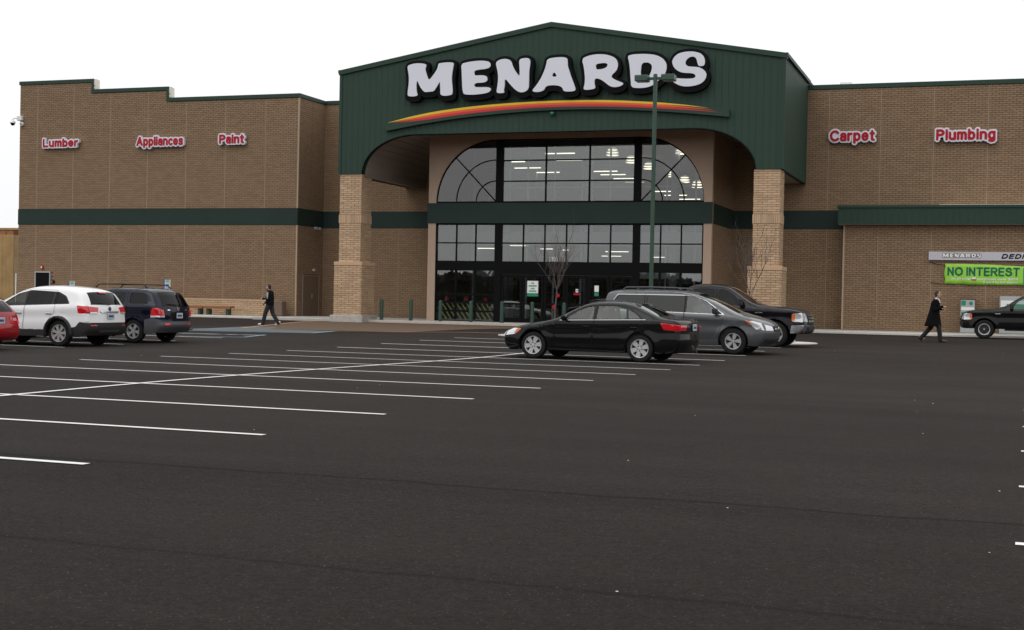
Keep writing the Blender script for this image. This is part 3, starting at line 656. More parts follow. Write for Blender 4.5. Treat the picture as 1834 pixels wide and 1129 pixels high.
# shelving inside, seen dimly through the doors
M['goods'] = mat('shelf_goods', (.20, .13, .06), .8, island=.8, hue=(.22, .05, .03))
for i in range(9):
    x = -27+i*1.9; t = thing('store_shelf', 'tall merchandise shelf seen dimly through the entrance doors', 'shelf', (x, 80, WZ), 'shelves inside the store')
    part('frame', MB().box(x-.8, x+.8, 80.6, 80.7, WZ+.01, 3.4).box(x-.85, x-.8, 80, 80.7, WZ+.01, 3.4), M['int_floor'], t)
    for z in (.4, 1.1, 1.8, 2.5): part('shelf_board', MB().box(x-.8, x+.8, 80, 80.6, z, z+.04), M['steel'], t)
    mb = MB()
    for z in (.44, 1.14, 1.84, 2.54):
        u = x-.78
        while u < x+.6: wd = random.uniform(.12, .3); mb.box(u, u+wd, 80.1, 80.5, z, z+random.uniform(.2, .5)); u += wd+.02
    part('goods', mb, M['goods'], t, kind='stuff')
# ------------------------------------------------------------------ letters
def px2(poly, ox, oy, sc, Y): return [tuple(atY(ox+u/sc, oy+v/sc, Y)[[0, 2]]) for u, v in poly]
A_ = (640, 100, 5.0944); B_ = (920, 20, 4.032); C_ = (1000, 80, 5.731)
LET = {'M': (A_, [(457, 93), (500, 75), (560, 68), (625, 75), (628, 95), (618, 120), (630, 170), (652, 228), (690, 180), (728, 125), (738, 85), (742, 70), (800, 62), (845, 60), (880, 65), (875, 100), (862, 170), (860, 230), (868, 290), (868, 352), (840, 362), (800, 367), (770, 362), (756, 350), (757, 310), (755, 270), (754, 235), (740, 255), (715, 300), (695, 325), (670, 328), (650, 330), (630, 332), (610, 330), (590, 310), (570, 280), (555, 245), (548, 230), (540, 240), (538, 280), (540, 330), (550, 355), (540, 368), (510, 372), (480, 372), (458, 365), (460, 320), (470, 250), (470, 180), (460, 130)], None),
'E': (A_, [(947, 75), (1000, 60), (1060, 50), (1130, 45), (1190, 50), (1213, 68), (1215, 95), (1200, 112), (1165, 122), (1110, 127), (1075, 135), (1065, 150), (1068, 175), (1085, 182), (1120, 178), (1160, 180), (1182, 192), (1188, 215), (1178, 235), (1150, 245), (1110, 247), (1080, 250), (1065, 265), (1070, 283), (1090, 288), (1140, 287), (1190, 287), (1215, 295), (1218, 312), (1200, 332), (1170, 343), (1110, 352), (1040, 357), (985, 354), (966, 345), (958, 300), (955, 230), (952, 150)], None),
'N': (A_, [(1263, 70), (1275, 50), (1310, 33), (1350, 28), (1385, 35), (1405, 55), (1415, 90), (1440, 140), (1478, 190), (1482, 150), (1478, 90), (1475, 55), (1485, 30), (1520, 22), (1555, 20), (1575, 35), (1577, 70), (1568, 130), (1566, 200), (1565, 270), (1560, 300), (1545, 320), (1515, 334), (1480, 334), (1445, 315), (1410, 280), (1380, 245), (1355, 215), (1343, 222), (1345, 270), (1335, 310), (1342, 338), (1300, 343), (1268, 337), (1275, 290), (1285, 220), (1283, 160), (1272, 110)], None),
'A': (B_, [(135, 570), (165, 535), (200, 480), (225, 420), (235, 385), (243, 345), (300, 335), (350, 332), (385, 338), (390, 365), (390, 395), (400, 430), (420, 490), (440, 540), (448, 575), (410, 582), (360, 580), (352, 555), (330, 540), (290, 535), (250, 538), (228, 548), (220, 570), (195, 582), (160, 586), (138, 580)], [(272, 473), (293, 437), (315, 475)]),
'R': (B_, [(492, 347), (530, 325), (590, 312), (650, 312), (700, 322), (735, 340), (752, 370), (752, 405), (738, 435), (700, 470), (720, 490), (760, 508), (793, 520), (785, 535), (755, 548), (715, 550), (690, 540), (655, 512), (630, 495), (600, 485), (585, 492), (582, 520), (592, 558), (555, 568), (515, 570), (503, 562), (512, 530), (515, 480), (508, 410)], [(592, 385), (630, 376), (665, 375), (680, 385), (672, 405), (645, 418), (605, 423), (595, 418)]),
'D': (B_, [(822, 325), (850, 315), (900, 310), (970, 310), (1030, 318), (1075, 340), (1102, 375), (1105, 410), (1095, 450), (1075, 480), (1040, 505), (1005, 535), (970, 550), (920, 557), (870, 555), (848, 545), (845, 500), (840, 430), (835, 375)], [(925, 375), (970, 370), (995, 385), (1000, 410), (990, 445), (975, 475), (940, 478), (918, 475), (917, 430)]),
'S': (C_, [(1167, 185), (1175, 150), (1205, 110), (1250, 85), (1310, 73), (1380, 70), (1440, 82), (1480, 105), (1502, 145), (1505, 185), (1495, 215), (1465, 222), (1437, 218), (1428, 190), (1420, 155), (1405, 130), (1380, 122), (1345, 130), (1315, 155), (1302, 185), (1310, 210), (1335, 225), (1380, 228), (1440, 232), (1490, 255), (1518, 290), (1518, 330), (1500, 370), (1455, 405), (1390, 425), (1310, 432), (1240, 420), (1185, 390), (1163, 365), (1170, 350), (1210, 345), (1280, 350), (1350, 350), (1395, 345), (1412, 325), (1395, 300), (1350, 292), (1290, 292), (1230, 275), (1185, 235)], None)}
def area(p): return .5*sum(p[i][0]*p[(i+1) % len(p)][1]-p[(i+1) % len(p)][0]*p[i][1] for i in range(len(p)))
def inside_np(P, poly):
    x, z = P[:, 0], P[:, 1]; c = np.zeros(len(P), bool); n = len(poly)
    for i in range(n):
        (x0, z0), (x1, z1) = poly[i], poly[(i+1) % n]
        if z0 == z1: continue
        m = ((z0 > z) != (z1 > z)) & (x < (x1-x0)*(z-z0)/(z1-z0)+x0); c ^= m
    return c
def seg_dist(P, A, B):
    """distance of points P (n,2) to segments A->B (m,2): min per point"""
    d = B-A; L = (d**2).sum(1)+1e-12; best = np.full(len(P), 1e9)
    for k in range(len(A)):
        t = np.clip(((P-A[k])@d[k])/L[k], 0, 1); q = A[k]+t[:, None]*d[k]; best = np.minimum(best, np.hypot(*(P-q).T))
    return best
def grown(poly, r, res=.03):
    """outline grown by r, traced by marching squares so that narrow notches fill in"""
    P = np.array(poly); x0, z0 = P.min(0)-r-.1; x1, z1 = P.max(0)+r+.1
    gx = np.arange(x0, x1, res); gzz = np.arange(z0, z1, res); Q = np.array([(x, z) for z in gzz for x in gx])
    D = seg_dist(Q, P, np.roll(P, -1, 0)); D[inside_np(Q, poly)] *= -1; D = (D-r).reshape(len(gzz), len(gx))
    seg = {}
    def ip(j0, i0, j1, i1):
        a, b = D[j0, i0], D[j1, i1]; t = a/(a-b); return (gx[i0]+(gx[i1]-gx[i0])*t, gzz[j0]+(gzz[j1]-gzz[j0])*t)
    segs = []
    for j in range(len(gzz)-1):
        for i in range(len(gx)-1):
            c = [D[j, i] < 0, D[j, i+1] < 0, D[j+1, i+1] < 0, D[j+1, i] < 0]
            if all(c) or not any(c): continue
            E = [((j, i), (j, i+1)), ((j, i+1), (j+1, i+1)), ((j+1, i+1), (j+1, i)), ((j+1, i), (j, i))]
            cr = [(min(e), max(e)) for k, e in enumerate(E) if c[k] != c[(k+1) % 4]]
            for k in range(0, len(cr)-1, 2): segs.append((cr[k], cr[k+1]))
    nb = {}
    for a, c in segs: nb.setdefault(a, []).append(c); nb.setdefault(c, []).append(a)
    loops = []; seen = set()
    for st in nb:
        if st in seen: continue
        L = [st]; seen.add(st); cur = st
        while True:
            nx = [k for k in nb[cur] if k not in seen]
            if not nx: break
            cur = nx[0]; seen.add(cur); L.append(cur)
        loops.append([ip(*e[0], *e[1]) for e in L])
    L = max(loops, key=lambda l: abs(area(l))); return [tuple(p) for p in L[::2]]
msign = thing('store_name_sign', 'giant white MENARDS letters with black outlines on the green gable', 'sign', tuple(atY(990, 170, YG-.1)))
OUT = {}
for k, (fr, poly, hole) in LET.items():
    P = [tuple(p) for p in chaikin(px2(poly, *fr, YG-.42), 1)]; H = [[tuple(p) for p in chaikin(px2(hole, *fr, YG-.42), 1)]] if hole else []
    OUT[k] = (P, H)
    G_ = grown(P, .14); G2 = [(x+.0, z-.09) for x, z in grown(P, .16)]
    bk = part('letter', MB().prism(G_, YG-.36, YG-.05), M['black'], msign); bk['label'] = 'black outlined letter '+k
    part('lower_outline', MB().prism(G2, YG-.345, YG-.045), M['black'], bk)  # solid black backing that reaches lower than the outline
    part('letter_face', MB().prism(P, YG-.42, YG-.361, H), M['signwhite'], bk)
up = [(693, 220), (750, 206.5), (800, 197.5), (860, 190), (930, 184.3), (1000, 181), (1080, 180), (1160, 183), (1230, 188), (1292, 196)]
lo = [(693, 224), (760, 215.5), (820, 206.5), (880, 199.5), (940, 194.5), (1000, 191.8), (1080, 191), (1160, 193.5), (1230, 197.5), (1292, 203)]
bo = [(690, 235), (760, 221.5), (830, 211), (900, 203.5), (960, 198.8), (1020, 196.5), (1080, 196), (1160, 198.5), (1230, 203), (1306, 209.5)]
bu = [(690, 223), (750, 207), (800, 197.8), (860, 190.5), (930, 184.6), (1000, 181.4), (1080, 180.4), (1160, 183.4), (1230, 188.4), (1306, 196)]
swo = thing('swoosh_sign', 'yellow orange and red swoosh stripe on a green panel beneath the big letters', 'sign', tuple(atY(990, 195, YG-.1)))
def pxs(pts, Y): return [atY(p[0], p[1], Y)[[0, 2]] for p in cat_rom(pts, 6)]
part('backing_panel', MB().prism([tuple(p) for p in pxs(bu, YG-.2)]+[tuple(p) for p in pxs(bo, YG-.2)[::-1]], YG-.2, YG-.05), M['green'], swo)
U_, L_ = pxs(up, YG-.2), pxs(lo, YG-.2); n = len(U_)
for nm, a, c, m_ in (('yellow_stripe', -.05, .30, 'yellow'), ('orange_stripe', .30, .64, 'orange'), ('red_stripe', .64, 1.0, 'sred')):
    s0, s1 = {'yellow': (0, .96), 'orange': (.02, .98), 'sred': (.05, 1)}[m_]; V = []
    for i in range(n):
        t = i/(n-1); q = min(1, .25+max(0, (t-s0)/.09) if t > s0 else 0, max(0, (s1-t)/.16)); q = q**.8; mid = (a+c)/2; h = (c-a)/2*q
        for e in (mid-h, mid+h): p = U_[i]*(1-e)+L_[i]*e; V.append((p[0], YG-.206, p[1]))
    part(nm, MB().add(V, [(2*i, 2*i+1, 2*i+3, 2*i+2) for i in range(n-1)]), M[m_], swo, fix=False)
# ------------------------------------------------------------------ text
def text_mesh(txt, offset=0., shear=0., spacing=1.):
    cu = bpy.data.curves.new('t', 'FONT'); cu.body = txt; cu.size = 1; cu.offset = offset; cu.shear = shear; cu.space_character = spacing; cu.resolution_u = 4
    o = bpy.data.objects.new('t', cu); COL.objects.link(o); bpy.context.view_layer.update()
    me = bpy.data.meshes.new_from_object(o.evaluated_get(bpy.context.evaluated_depsgraph_get())); bpy.data.objects.remove(o); bpy.data.curves.remove(cu)
    v = np.array([p.co[:2] for p in me.vertices]); f = [tuple(p.vertices) for p in me.polygons]; bpy.data.meshes.remove(me); return v, f
def islands(v, f):
    par = list(range(len(v)))
    def fd(a):
        while par[a] != a: par[a] = par[par[a]]; a = par[a]
        return a
    for q in f:
        for i in q[1:]: par[fd(i)] = fd(q[0])
    g = {}
    for q in f: g.setdefault(fd(q[0]), []).append(q)
    L = [(v[list({i for q in qs for i in q})][:, 0].min(), v[list({i for q in qs for i in q})][:, 0].max(), qs) for qs in g.values()]; L.sort(key=lambda t: t[0])
    out = []
    for a, b_, qs in L:
        if out and a < out[-1][1]-.45*(b_-a): out[-1] = (out[-1][0], max(b_, out[-1][1]), out[-1][2]+qs)
        else: out.append((a, b_, qs))
    return [o_[2] for o_ in out]
def put_text(txt, x0, x1, z0, z1, Y, m, parent, name='letter', offset=.0, split=False, shear=0., thick=.0, spacing=1., bounds=None):
    v, f = text_mesh(txt, offset, shear, spacing); mn, mxx = (v.min(0), v.max(0)) if bounds is None else bounds
    s = np.array([(x1-x0)/(mxx[0]-mn[0]), (z1-z0)/(mxx[1]-mn[1])]); w_ = (v-mn)*s+np.array([x0, z0])
    objs = []
    for qs in (islands(v, f) if split else [f]):
        ids = sorted({i for q in qs for i in q}); mp_ = {i: k for k, i in enumerate(ids)}; mb = MB()
        P = [w_[i] for i in ids]; F = [tuple(mp_[i] for i in q) for q in qs]; n = len(P)
        if thick:
            ed = {}
            for q in F:
                for a, c in zip(q, q[1:]+q[:1]): ed[(a, c)] = ed.get((a, c), 0)+1
            sides = [(a, c, c+n, a+n) for (a, c) in ed if (c, a) not in ed]
            mb.add([(p[0], Y, p[1]) for p in P]+[(p[0], Y+thick, p[1]) for p in P], F+sides)
        else: mb.add([(p[0], Y, p[1]) for p in P], F)
        objs.append(part(name, mb, m, parent, fix=False))
    return objs, (mn, mxx)
def ell(cx, cy, rx, ry, t0=0, t1=360, n=18): return [(cx+rx*math.cos(rad(t)), cy+ry*math.sin(rad(t))) for t in np.linspace(t0, t1, n)]
def sm(*p): return [tuple(q) for q in cat_rom(p, 5)]
_bowl = ell(.23, .36, .23, .36); _arch = [(0, .0), (0, .72)], [(0, .46)]+ell(.22, .47, .22, .25, 180, 0, 10)+[(.44, 0)]
_P = [(0, 0), (0, 1), (.28, 1)]+ell(.28, .75, .27, .25, 90, -90, 10)+[(0, .5)]
GL = {'L': [[(0, 1), (0, 0), (.5, 0)]], 'u': [[(0, .72)]+ell(.22, .24, .22, .24, 180, 360, 10)+[(.44, .72)], [(.44, .72), (.44, 0)]], 'm': [[(0, 0), (0, .72)], [(0, .5)]+ell(.17, .54, .17, .18, 180, 0, 9)+[(.34, 0)], [(.34, .5)]+ell(.51, .54, .17, .18, 180, 0, 9)+[(.68, 0)]],
 'b': [[(0, 1), (0, 0)], _bowl], 'e': [[(.0, .38), (.45, .38)], ell(.225, .36, .225, .36, 3, 322)], 'r': [[(0, 0), (0, .72)], sm((0, .4), (.06, .62), (.27, .71))], 'A': [[(0, 0), (.33, 1), (.66, 0)], [(.12, .33), (.54, .33)]], 'p': [[(0, .72), (0, -.28)], _bowl], 'l': [[(0, 0), (0, 1)]], 'i': [[(0, 0), (0, .70)], [(0, .98), (0, 1.0)]],
 'a': [sm((.03, .54), (.09, .69), (.22, .72), (.36, .68), (.40, .52))+[(.40, 0)], ell(.20, .20, .20, .20)], 'n': list(_arch), 'c': [ell(.23, .36, .23, .36, 45, 315)], 's': [sm((.39, .57), (.32, .70), (.19, .72), (.05, .65), (.05, .46), (.2, .38), (.36, .30), (.38, .10), (.2, 0), (.06, .03), (0, .16))], 'P': [_P], 't': [[(.13, .95)]+sm((.13, .3), (.13, .08), (.28, .0)), [(0, .71), (.28, .71)]], 'C': [ell(.37, .5, .37, .5, 42, 318)],
 'g': [_bowl, [(.46, .72)]+sm((.46, -.02), (.43, -.2), (.22, -.28), (.03, -.20))], 'N': [[(0, 0), (0, 1), (.52, 0), (.52, 1)]], 'O': [ell(.36, .5, .36, .5)], 'I': [[(0, 0), (0, 1)]], 'T': [[(0, 1), (.56, 1)], [(.28, 1), (.28, 0)]], 'E': [[(.46, 1), (0, 1), (0, 0), (.46, 0)], [(0, .52), (.43, .52)]], 'R': [_P, [(.27, .5), (.56, 0)]], 'S': [sm((.5, .78), (.42, .95), (.25, 1), (.06, .9), (.06, .66), (.26, .54), (.5, .42), (.53, .14), (.27, 0), (.08, .05), (0, .22))], 'D': [[(0, 0), (0, 1), (.24, 1)]+ell(.24, .5, .36, .5, 90, -90, 12)+[(0, 0)]]}
def glyphs(txt, wd=.17, gap=.14):
    """bold monoline capitals and lower case as strokes: list of (strokes, x0, x1), total width"""
    x = wd/2; out = []
    for ch in txt:
        if ch == ' ': x += .28; continue
        w_ = max(p[0] for st in GL[ch] for p in st); out.append([[(p[0]+x, p[1]) for p in st] for st in GL[ch]]); x += w_+wd+gap
    return out, x-gap-wd/2
def runs(mask, gx, gq, res, Y0, Y1):
    mb = MB()
    for i in range(len(gx)):
        j = 0
        while j < len(gq):
            if mask[j, i]:
                k = j
                while k < len(gq) and mask[k, i]: k += 1
                mb.box(gx[i]-res/2, gx[i]+res/2, Y0, Y1, gq[j]-res/2, gq[k-1]+res/2); j = k
            else: j += 1
    return mb
def stroke_text(txt, x0, x1, z0, cap, Y0, Y1, m, parent, wd=.17, gap=.14, res=.01, shear=0., field=None):
    gl, tw = glyphs(txt, wd, gap); sx_ = (x1-x0)/tw; objs = []; segA, segB = [], []
    for st in gl:
        A, Bq = [], []
        for path in st:
            q = [(x0+(p[0]+shear*p[1])*sx_, z0+wd*cap/2+p[1]*cap*(1-wd)) for p in path]; A += q[:-1]; Bq += q[1:]
        A, Bq = np.array(A), np.array(Bq); segA.append(A); segB.append(Bq); r_ = wd*min(cap, sx_*1.0)/2
        al = np.vstack([A, Bq]); gx = np.arange(al[:, 0].min()-r_-.02, al[:, 0].max()+r_+.02, res); gq = np.arange(al[:, 1].min()-r_-.02, al[:, 1].max()+r_+.02, res)
        Q = np.array([(x, z) for z in gq for x in gx]); D = (seg_dist(Q, A, Bq) < r_).reshape(len(gq), len(gx))
        objs.append(part('letter', runs(D, gx, gq, res, Y0, Y1), m, parent, fix=False))
    return objs, np.vstack(segA), np.vstack(segB), r_
def dept(txt, x0, x1, z0, z1, Y):
    """red letters on a white contour cabinet"""
    t = thing('department_sign', 'red and white %s sign on the brick wall' % txt, 'sign', ((x0+x1)/2, Y, z0)); pad = .075
    desc = any(c in 'pg' for c in txt); cap = (z1-z0-2*pad)/(1.0 if not desc else 1.24); zb = z0+pad+(.24*cap if desc else 0)
    objs, A, Bq, r_ = stroke_text(txt, x0+pad, x1-pad, zb, cap, Y-.245, Y-.221, M['red'], t, .225, .07); res = .02
    gx = np.arange(x0-.1, x1+.1, res); gq = np.arange(z0-.1, z1+.1, res); Q = np.array([(x, z) for z in gq for x in gx]); D = (seg_dist(Q, A, Bq) < r_+pad).reshape(len(gq), len(gx))
    out = np.zeros_like(D); st = [(0, 0)]; out[0, 0] = True                    # fill the counters: flood from outside
    while st:
        j, i = st.pop()
        for dj, di in ((1, 0), (-1, 0), (0, 1), (0, -1)):
            a, c = j+dj, i+di
            if 0 <= a < D.shape[0] and 0 <= c < D.shape[1] and not out[a, c] and not D[a, c]: out[a, c] = True; st.append((a, c))
    part('cabinet', runs(~out, gx, gq, res, Y-.22, Y-.06), M['signwhite'], t, fix=False); part('standoff', MB().box(x0+.3, x1-.3, Y-.06, Y-.003, zb+.1, zb+.2), M['black'], t)
    return t
dept('Lumber', -51.02, -48.5, 9.35, 9.98, YL); dept('Appliances', -44.82, -41.72, 9.18, 9.98, YL); dept('Paint', -39.62, -37.95, 9.34, 9.99, YL)
dept('Carpet', -7.74, -5.48, 9.06, 9.90, YB); dept('Plumbing', -2.84, -.04, 9.03, 9.84, YB)
# sign board and banner on the canopy wall
sb = thing('wall_sign_board', 'long white sign board with small MENARDS logo and dark italic letters over the banner', 'sign', (1, CW-.1, 3.6))
SBX = -2.93; part('board', MB().bbox(SBX, 9, CW-.14, CW-.03, 3.58, 3.97, .01), M['signgrey'], sb)
mnx = min(p[0] for k in OUT for p in OUT[k][0]); mxx_ = max(p[0] for k in OUT for p in OUT[k][0])
lx0, lx1 = atY(1688, 460, CW-.14)[0], atY(1757, 460, CW-.14)[0]; sc_ = (lx1-lx0)/(mxx_-mnx)
for k, (P, H) in OUT.items():
    cz = (min(p[1] for p in P)+max(p[1] for p in P))/2; t_ = lambda L: [(lx0+(x-mnx)*sc_, 3.80+(z-cz)*sc_*1.05) for x, z in L]
    o_ = part('logo_letter', MB().prism(t_(grown(P, .17, .05)), CW-.146, CW-.141), M['black'], sb); part('letter_face', MB().prism(t_(P), CW-.150, CW-.1465, [t_(h) for h in H]), M['white'], o_)
part('logo_swoosh', MB().add([(lx0-.05+(lx1-lx0+.1)*t, CW-.144, 3.655+.06*math.sin(math.pi*t)+e*.018*math.sin(math.pi*t)) for t in np.linspace(0, 1, 14) for e in (0, 1)], [(2*i, 2*i+1, 2*i+3, 2*i+2) for i in range(13)]), M['sred'], sb, fix=False)
stroke_text('DEDI', atY(1793, 460, CW)[0], atY(1833, 460, CW)[0], 3.665, .225, CW-.148, CW-.141, M['black'], sb, .24, .10, .006, .2)
bx0, bx1 = atY(1692, 490, CW)[0], atY(1831, 490, CW)[0]+.02
ban = thing('banner', 'lime green NO INTEREST banner tied to the brick wall', 'banner', ((bx0+bx1)/2, CW-.1, 2.45))
nx_ = 60; mb = MB(); BX2 = bx1+2.2
wav = lambda x, z: CW-.09+.018*math.sin((x-bx0)*5.3+z*2)+.012*math.sin((x-bx0)*11+z*5)
def bz(x): t = (x-bx0)/(bx1-bx0); return 3.42-.10*t+.03*math.sin(t*3.14), 2.50-.03*t-.02*math.sin(t*3.14)
V = []
for i in range(nx_+1):
    x = bx0+(BX2-bx0)*i/nx_; a, c = bz(min(x, bx1))
    for e in np.linspace(0, 1, 7): z = c+(a-c)*e; V.append((x+(.03*math.sin(e*9) if i == 0 else 0), wav(x, z), z))
mb.add(V, [(i*7+k, i*7+k+1, i*7+k+8, i*7+k+7) for i in range(nx_) for k in range(6)]); cl = part('cloth', mb, M['lime'], ban, smooth=True, fix=False)
sm_ = cl.modifiers.new('thickness', 'SOLIDIFY'); sm_.thickness = .004
def on_banner(objs):
    for o_ in objs:
        wl = WL[o_.name]
        for vv in o_.data.vertices: vv.co.y = wav(vv.co.x+wl.x, vv.co.z+wl.z)-.011-wl.y
fx = lambda p: bx0+(bx1-bx0)*p
on_banner(stroke_text('NO INTEREST', fx(.035), fx(.965), 2.86, .41, CW-.112, CW-.110, M['bannergreen'], ban, .20, .07, .008)[0])
on_banner(put_text('on all total', fx(.08), fx(.335), 2.69, 2.79, CW-.11, M['white'], ban, 'letter', .02, True)[0])
on_banner(put_text('purchases over $299', fx(.42), fx(.94), 2.66, 2.79, CW-.11, M['white'], ban, 'letter', .02, True)[0])
on_banner(put_text('if paid in full within', fx(.50), fx(.94), 2.52, 2.64, CW-.11, M['white'], ban, 'letter', .012, True)[0])
part('card_mark', MB().box(fx(.352), fx(.405), CW-.125, CW-.121, 2.72, 2.80), M['white'], ban); part('card_mark', MB().box(fx(.350), fx(.408), CW-.126, CW-.1215, 2.665, 2.715), M['sred'], ban)
part('dark_panel', MB().add([(x, wav(x, z)-.012, z) for x in np.linspace(bx1+.02, BX2-.1, 40) for z in np.linspace(2.49, 3.28, 5)], [(5*i+k, 5*i+k+1, 5*i+k+6, 5*i+k+5) for i in range(39) for k in range(4)]), M['dkgreen'], ban, fix=False)
for (px, py), (qx, qy) in (((1666, 470), (1692, 475)), ((1666, 506), (1691, 509))):
    a, c = atY(px, py, CW-.05), atY(qx, qy, CW-.08); part('tie_cord', MB().tube([a, (a+c)/2-np.array([0, 0, .02]), c], .012, 5), M['black'], ban)
# ------------------------------------------------------------------ fixtures on the walls
def dome_cam(name, label, P, arm):
    t = thing(name, label, 'camera', tuple(P)); return t
P = atY(38, 213, YL-.02); t = thing('security_camera', 'white dome camera hanging from a bracket at the top of the brick corner', 'camera', (P[0]-.3, YL-.1, P[2]-.4))
part('junction_box', MB().bbox(P[0]-.16, P[0]+.16, YL-.22, YL-.02, P[2]-.12, P[2]+.14, .02), M['white'], t)
part('bracket', MB().tube([(P[0]-.1, YL-.12, P[2]+.02), (P[0]-.42, YL-.12, P[2]+.02), (P[0]-.5, YL-.12, P[2]-.03), (P[0]-.5, YL-.12, P[2]-.12)], .03, 8), M['white'], t, smooth=True)
part('housing', MB().lathe([(.03, .0), (.1, -.04), (.16, -.12), (.16, -.17), (.001, -.17)], (P[0]-.5, YL-.12, P[2]-.08), n=16), M['white'], t, smooth=40)
part('dome', MB().lathe([(.125, -.17), (.12, -.23), (.08, -.29), (.001, -.32)], (P[0]-.5, YL-.12, P[2]-.08), n=16), M['black'], t, smooth=True)
P = atY(41, 222.5, YL-.02); t = thing('bullet_camera', 'small round white camera on the brick corner below the bracket box', 'camera', (P[0], YL-.1, P[2]-.1))
part('housing', MB().lathe([(.001, 0), (.11, 0), (.11, .12), (.08, .17), (.001, .17)], (P[0], YL-.18, P[2]), 'y', 14), M['white'], t, smooth=40); part('lens', MB().lathe([(.001, -.02), (.05, -.015), (.05, .02), (.001, .02)], (P[0], YL-.18, P[2]-.02), 'y', 10), M['black'], t)
P = atY(990, 203, YG-.05); t = thing('gable_camera', 'small green dome camera under the middle of the swoosh', 'camera', tuple(P))
part('dome', MB().lathe([(.001, -.13), (.08, -.1), (.11, -.03), (.11, .02), (.001, .05)], (P[0], YG-.14, P[2]), n=14), mat('dome_green', (.03, .16, .10), .3), t, smooth=True); part('bracket', MB().box(P[0]-.04, P[0]+.04, YG-.14, YG-.03, P[2]+.03, P[2]+.07), M['green'], t)
P = atY(76, 479, YL-.02); t = thing('fire_alarm_strobe', 'small red alarm strobe on the brick above the side door', 'alarm', tuple(P))
part('body', MB().bbox(P[0]-.09, P[0]+.09, YL-.1, YL-.02, P[2]-.1, P[2]+.1, .02), M['red'], t); part('lens', MB().box(P[0]-.04, P[0]+.04, YL-.12, YL-.101, P[2]-.05, P[2]+.05), M['white'], t)
P = atX(566, 409, LX1+.1); t = thing('wall_floodlight', 'twin grey floodlight on the shaded brick return above the double door', 'wall light', tuple(P))
part('box', MB().bbox(LX1+.02, LX1+.1, P[1]-.1, P[1]+.1, P[2]-.08, P[2]+.08, .01), M['steel'], t)
for s in (-1, 1): part('lamp_head', MB().lathe([(.05, -.06), (.09, .05), (.09, .08), (.001, .08)], (LX1+.2, P[1]+s*.2, P[2]-.02), 'x', 12), M['steel'], t, smooth=40)
P = atX(563, 484, LX1+.1); t = thing('door_lamp', 'tiny white lamp above the brown double door', 'wall light', tuple(P)); part('lens', MB().bbox(LX1+.02, LX1+.12, P[1]-.09, P[1]+.09, P[2]-.05, P[2]+.05, .02), M['white'], t); part('visor', MB().box(LX1+.02, LX1+.16, P[1]-.11, P[1]+.11, P[2]+.05, P[2]+.07), M['steel'], t)
P = atY(97, 505, YL); tag(part('card_reader', MB().bbox(P[0]-.07, P[0]+.07, YL-.08, YL-.016, P[2]-.09, P[2]+.09, .015), M['black']), 'small black card reader box beside the side door', 'card reader')
P = atY(1516, 152, 80); t = thing('roof_vent', 'small white roof vent peeking over the parapet', 'roof vent', (P[0], 80, 11.3))
part('stack', MB().lathe([(.22, 11.3), (.22, P[2]-.1)], (P[0], 80, 0), n=14), M['white'], t); part('cap', MB().bbox(P[0]-.32, P[0]+.32, 79.7, 80.3, P[2]-.1, P[2]+.12, .03), M['white'], t)
# posters on the doors
def poster(name, label, px0, px1, py0, py1, m, Y=FY-.06):
    a, c = atY(px0, py1, Y), atY(px1, py0, Y); t = thing(name, label, 'poster', ((a[0]+c[0])/2, Y, a[2])); part('sheet', MB().box(a[0], c[0], Y, Y+.006, a[2], c[2]), m, t); return t, a, c
t, a, c = poster('door_poster', 'white and green paper poster on the entrance door', 944, 964, 503.5, 531, M['white'])
part('green_foot', MB().box(a[0], c[0], a[1]-.004, a[1]-.001, a[2], a[2]+.16), M['dkgreen'], t)
hx = c[0]-a[0]; hz = c[2]-a[2]
for s_, u0, u1, z0, z1 in (('ALL', .38, .62, .80, .89), ('WELCOME', .15, .87, .62, .72), ('FOR', .34, .66, .47, .57), ('SUMMER', .14, .84, .28, .39)):
    pass
for z0, z1, u0, u1 in ((.80, .89, .38, .63), (.62, .73, .14, .87), (.45, .55, .34, .68), (.28, .39, .14, .86)):
    u = u0
    while u < u1-.03: wd = random.uniform(.05, .09); part('print_mark', MB().box(a[0]+u*hx, a[0]+min(u+wd, u1)*hx, a[1]-.004, a[1]-.001, a[2]+z0*hz, a[2]+z1*hz), M['dkgreen'], t); u += wd+.025
t, a, c = poster('door_notice', 'small white notice with green label on a door pane', 1064.5, 1072.5, 512, 523, M['white']); part('green_label', MB().box(a[0], c[0], a[1], a[1]+.005, a[2]-.2, a[2]-.03), M['dkgreen'], t)
for px, py, r, lb_ in ((999.5, 529.5, .09, 'round red sticker at handle height on the door beside the sapling trunk'), (992.5, 549.5, .1, 'round red sticker low on the door behind the sapling trunk')):
    P = atY(px, py, FY-.06); tag(part('door_sticker', MB().lathe([(.001, 0), (r, 0), (r, .004), (.001, .004)], (P[0], FY-.06, P[2]), 'y', 16), M['red']), lb_, 'sticker', 'red door stickers')
t, a, c = poster('door_decal', 'black and white round decal over a red label on a door pane', 1031, 1035.5, 518, 524, M['white']); part('red_label', MB().box(a[0]-.1, c[0]+.1, a[1], a[1]+.005, a[2]-.13, a[2]-.04), M['red'], t)
part('hole', MB().lathe([(.001, 0), (.03, 0), (.03, .003), (.001, .003)], ((a[0]+c[0])/2, FY-.064, (a[2]+c[2])/2), 'y', 10), M['black'], t)
t_ = atY(982, 467, FY-.1); nb = thing('street_number', 'small white 1303 number on the dark header over the doors', 'number', tuple(t_)); put_text('1303', atY(984, 467, FY-.1)[0], atY(999, 467, FY-.1)[0], t_[2]-.04, t_[2]+.18, FY-.1, M['white'], nb, 'digit', .02, True)
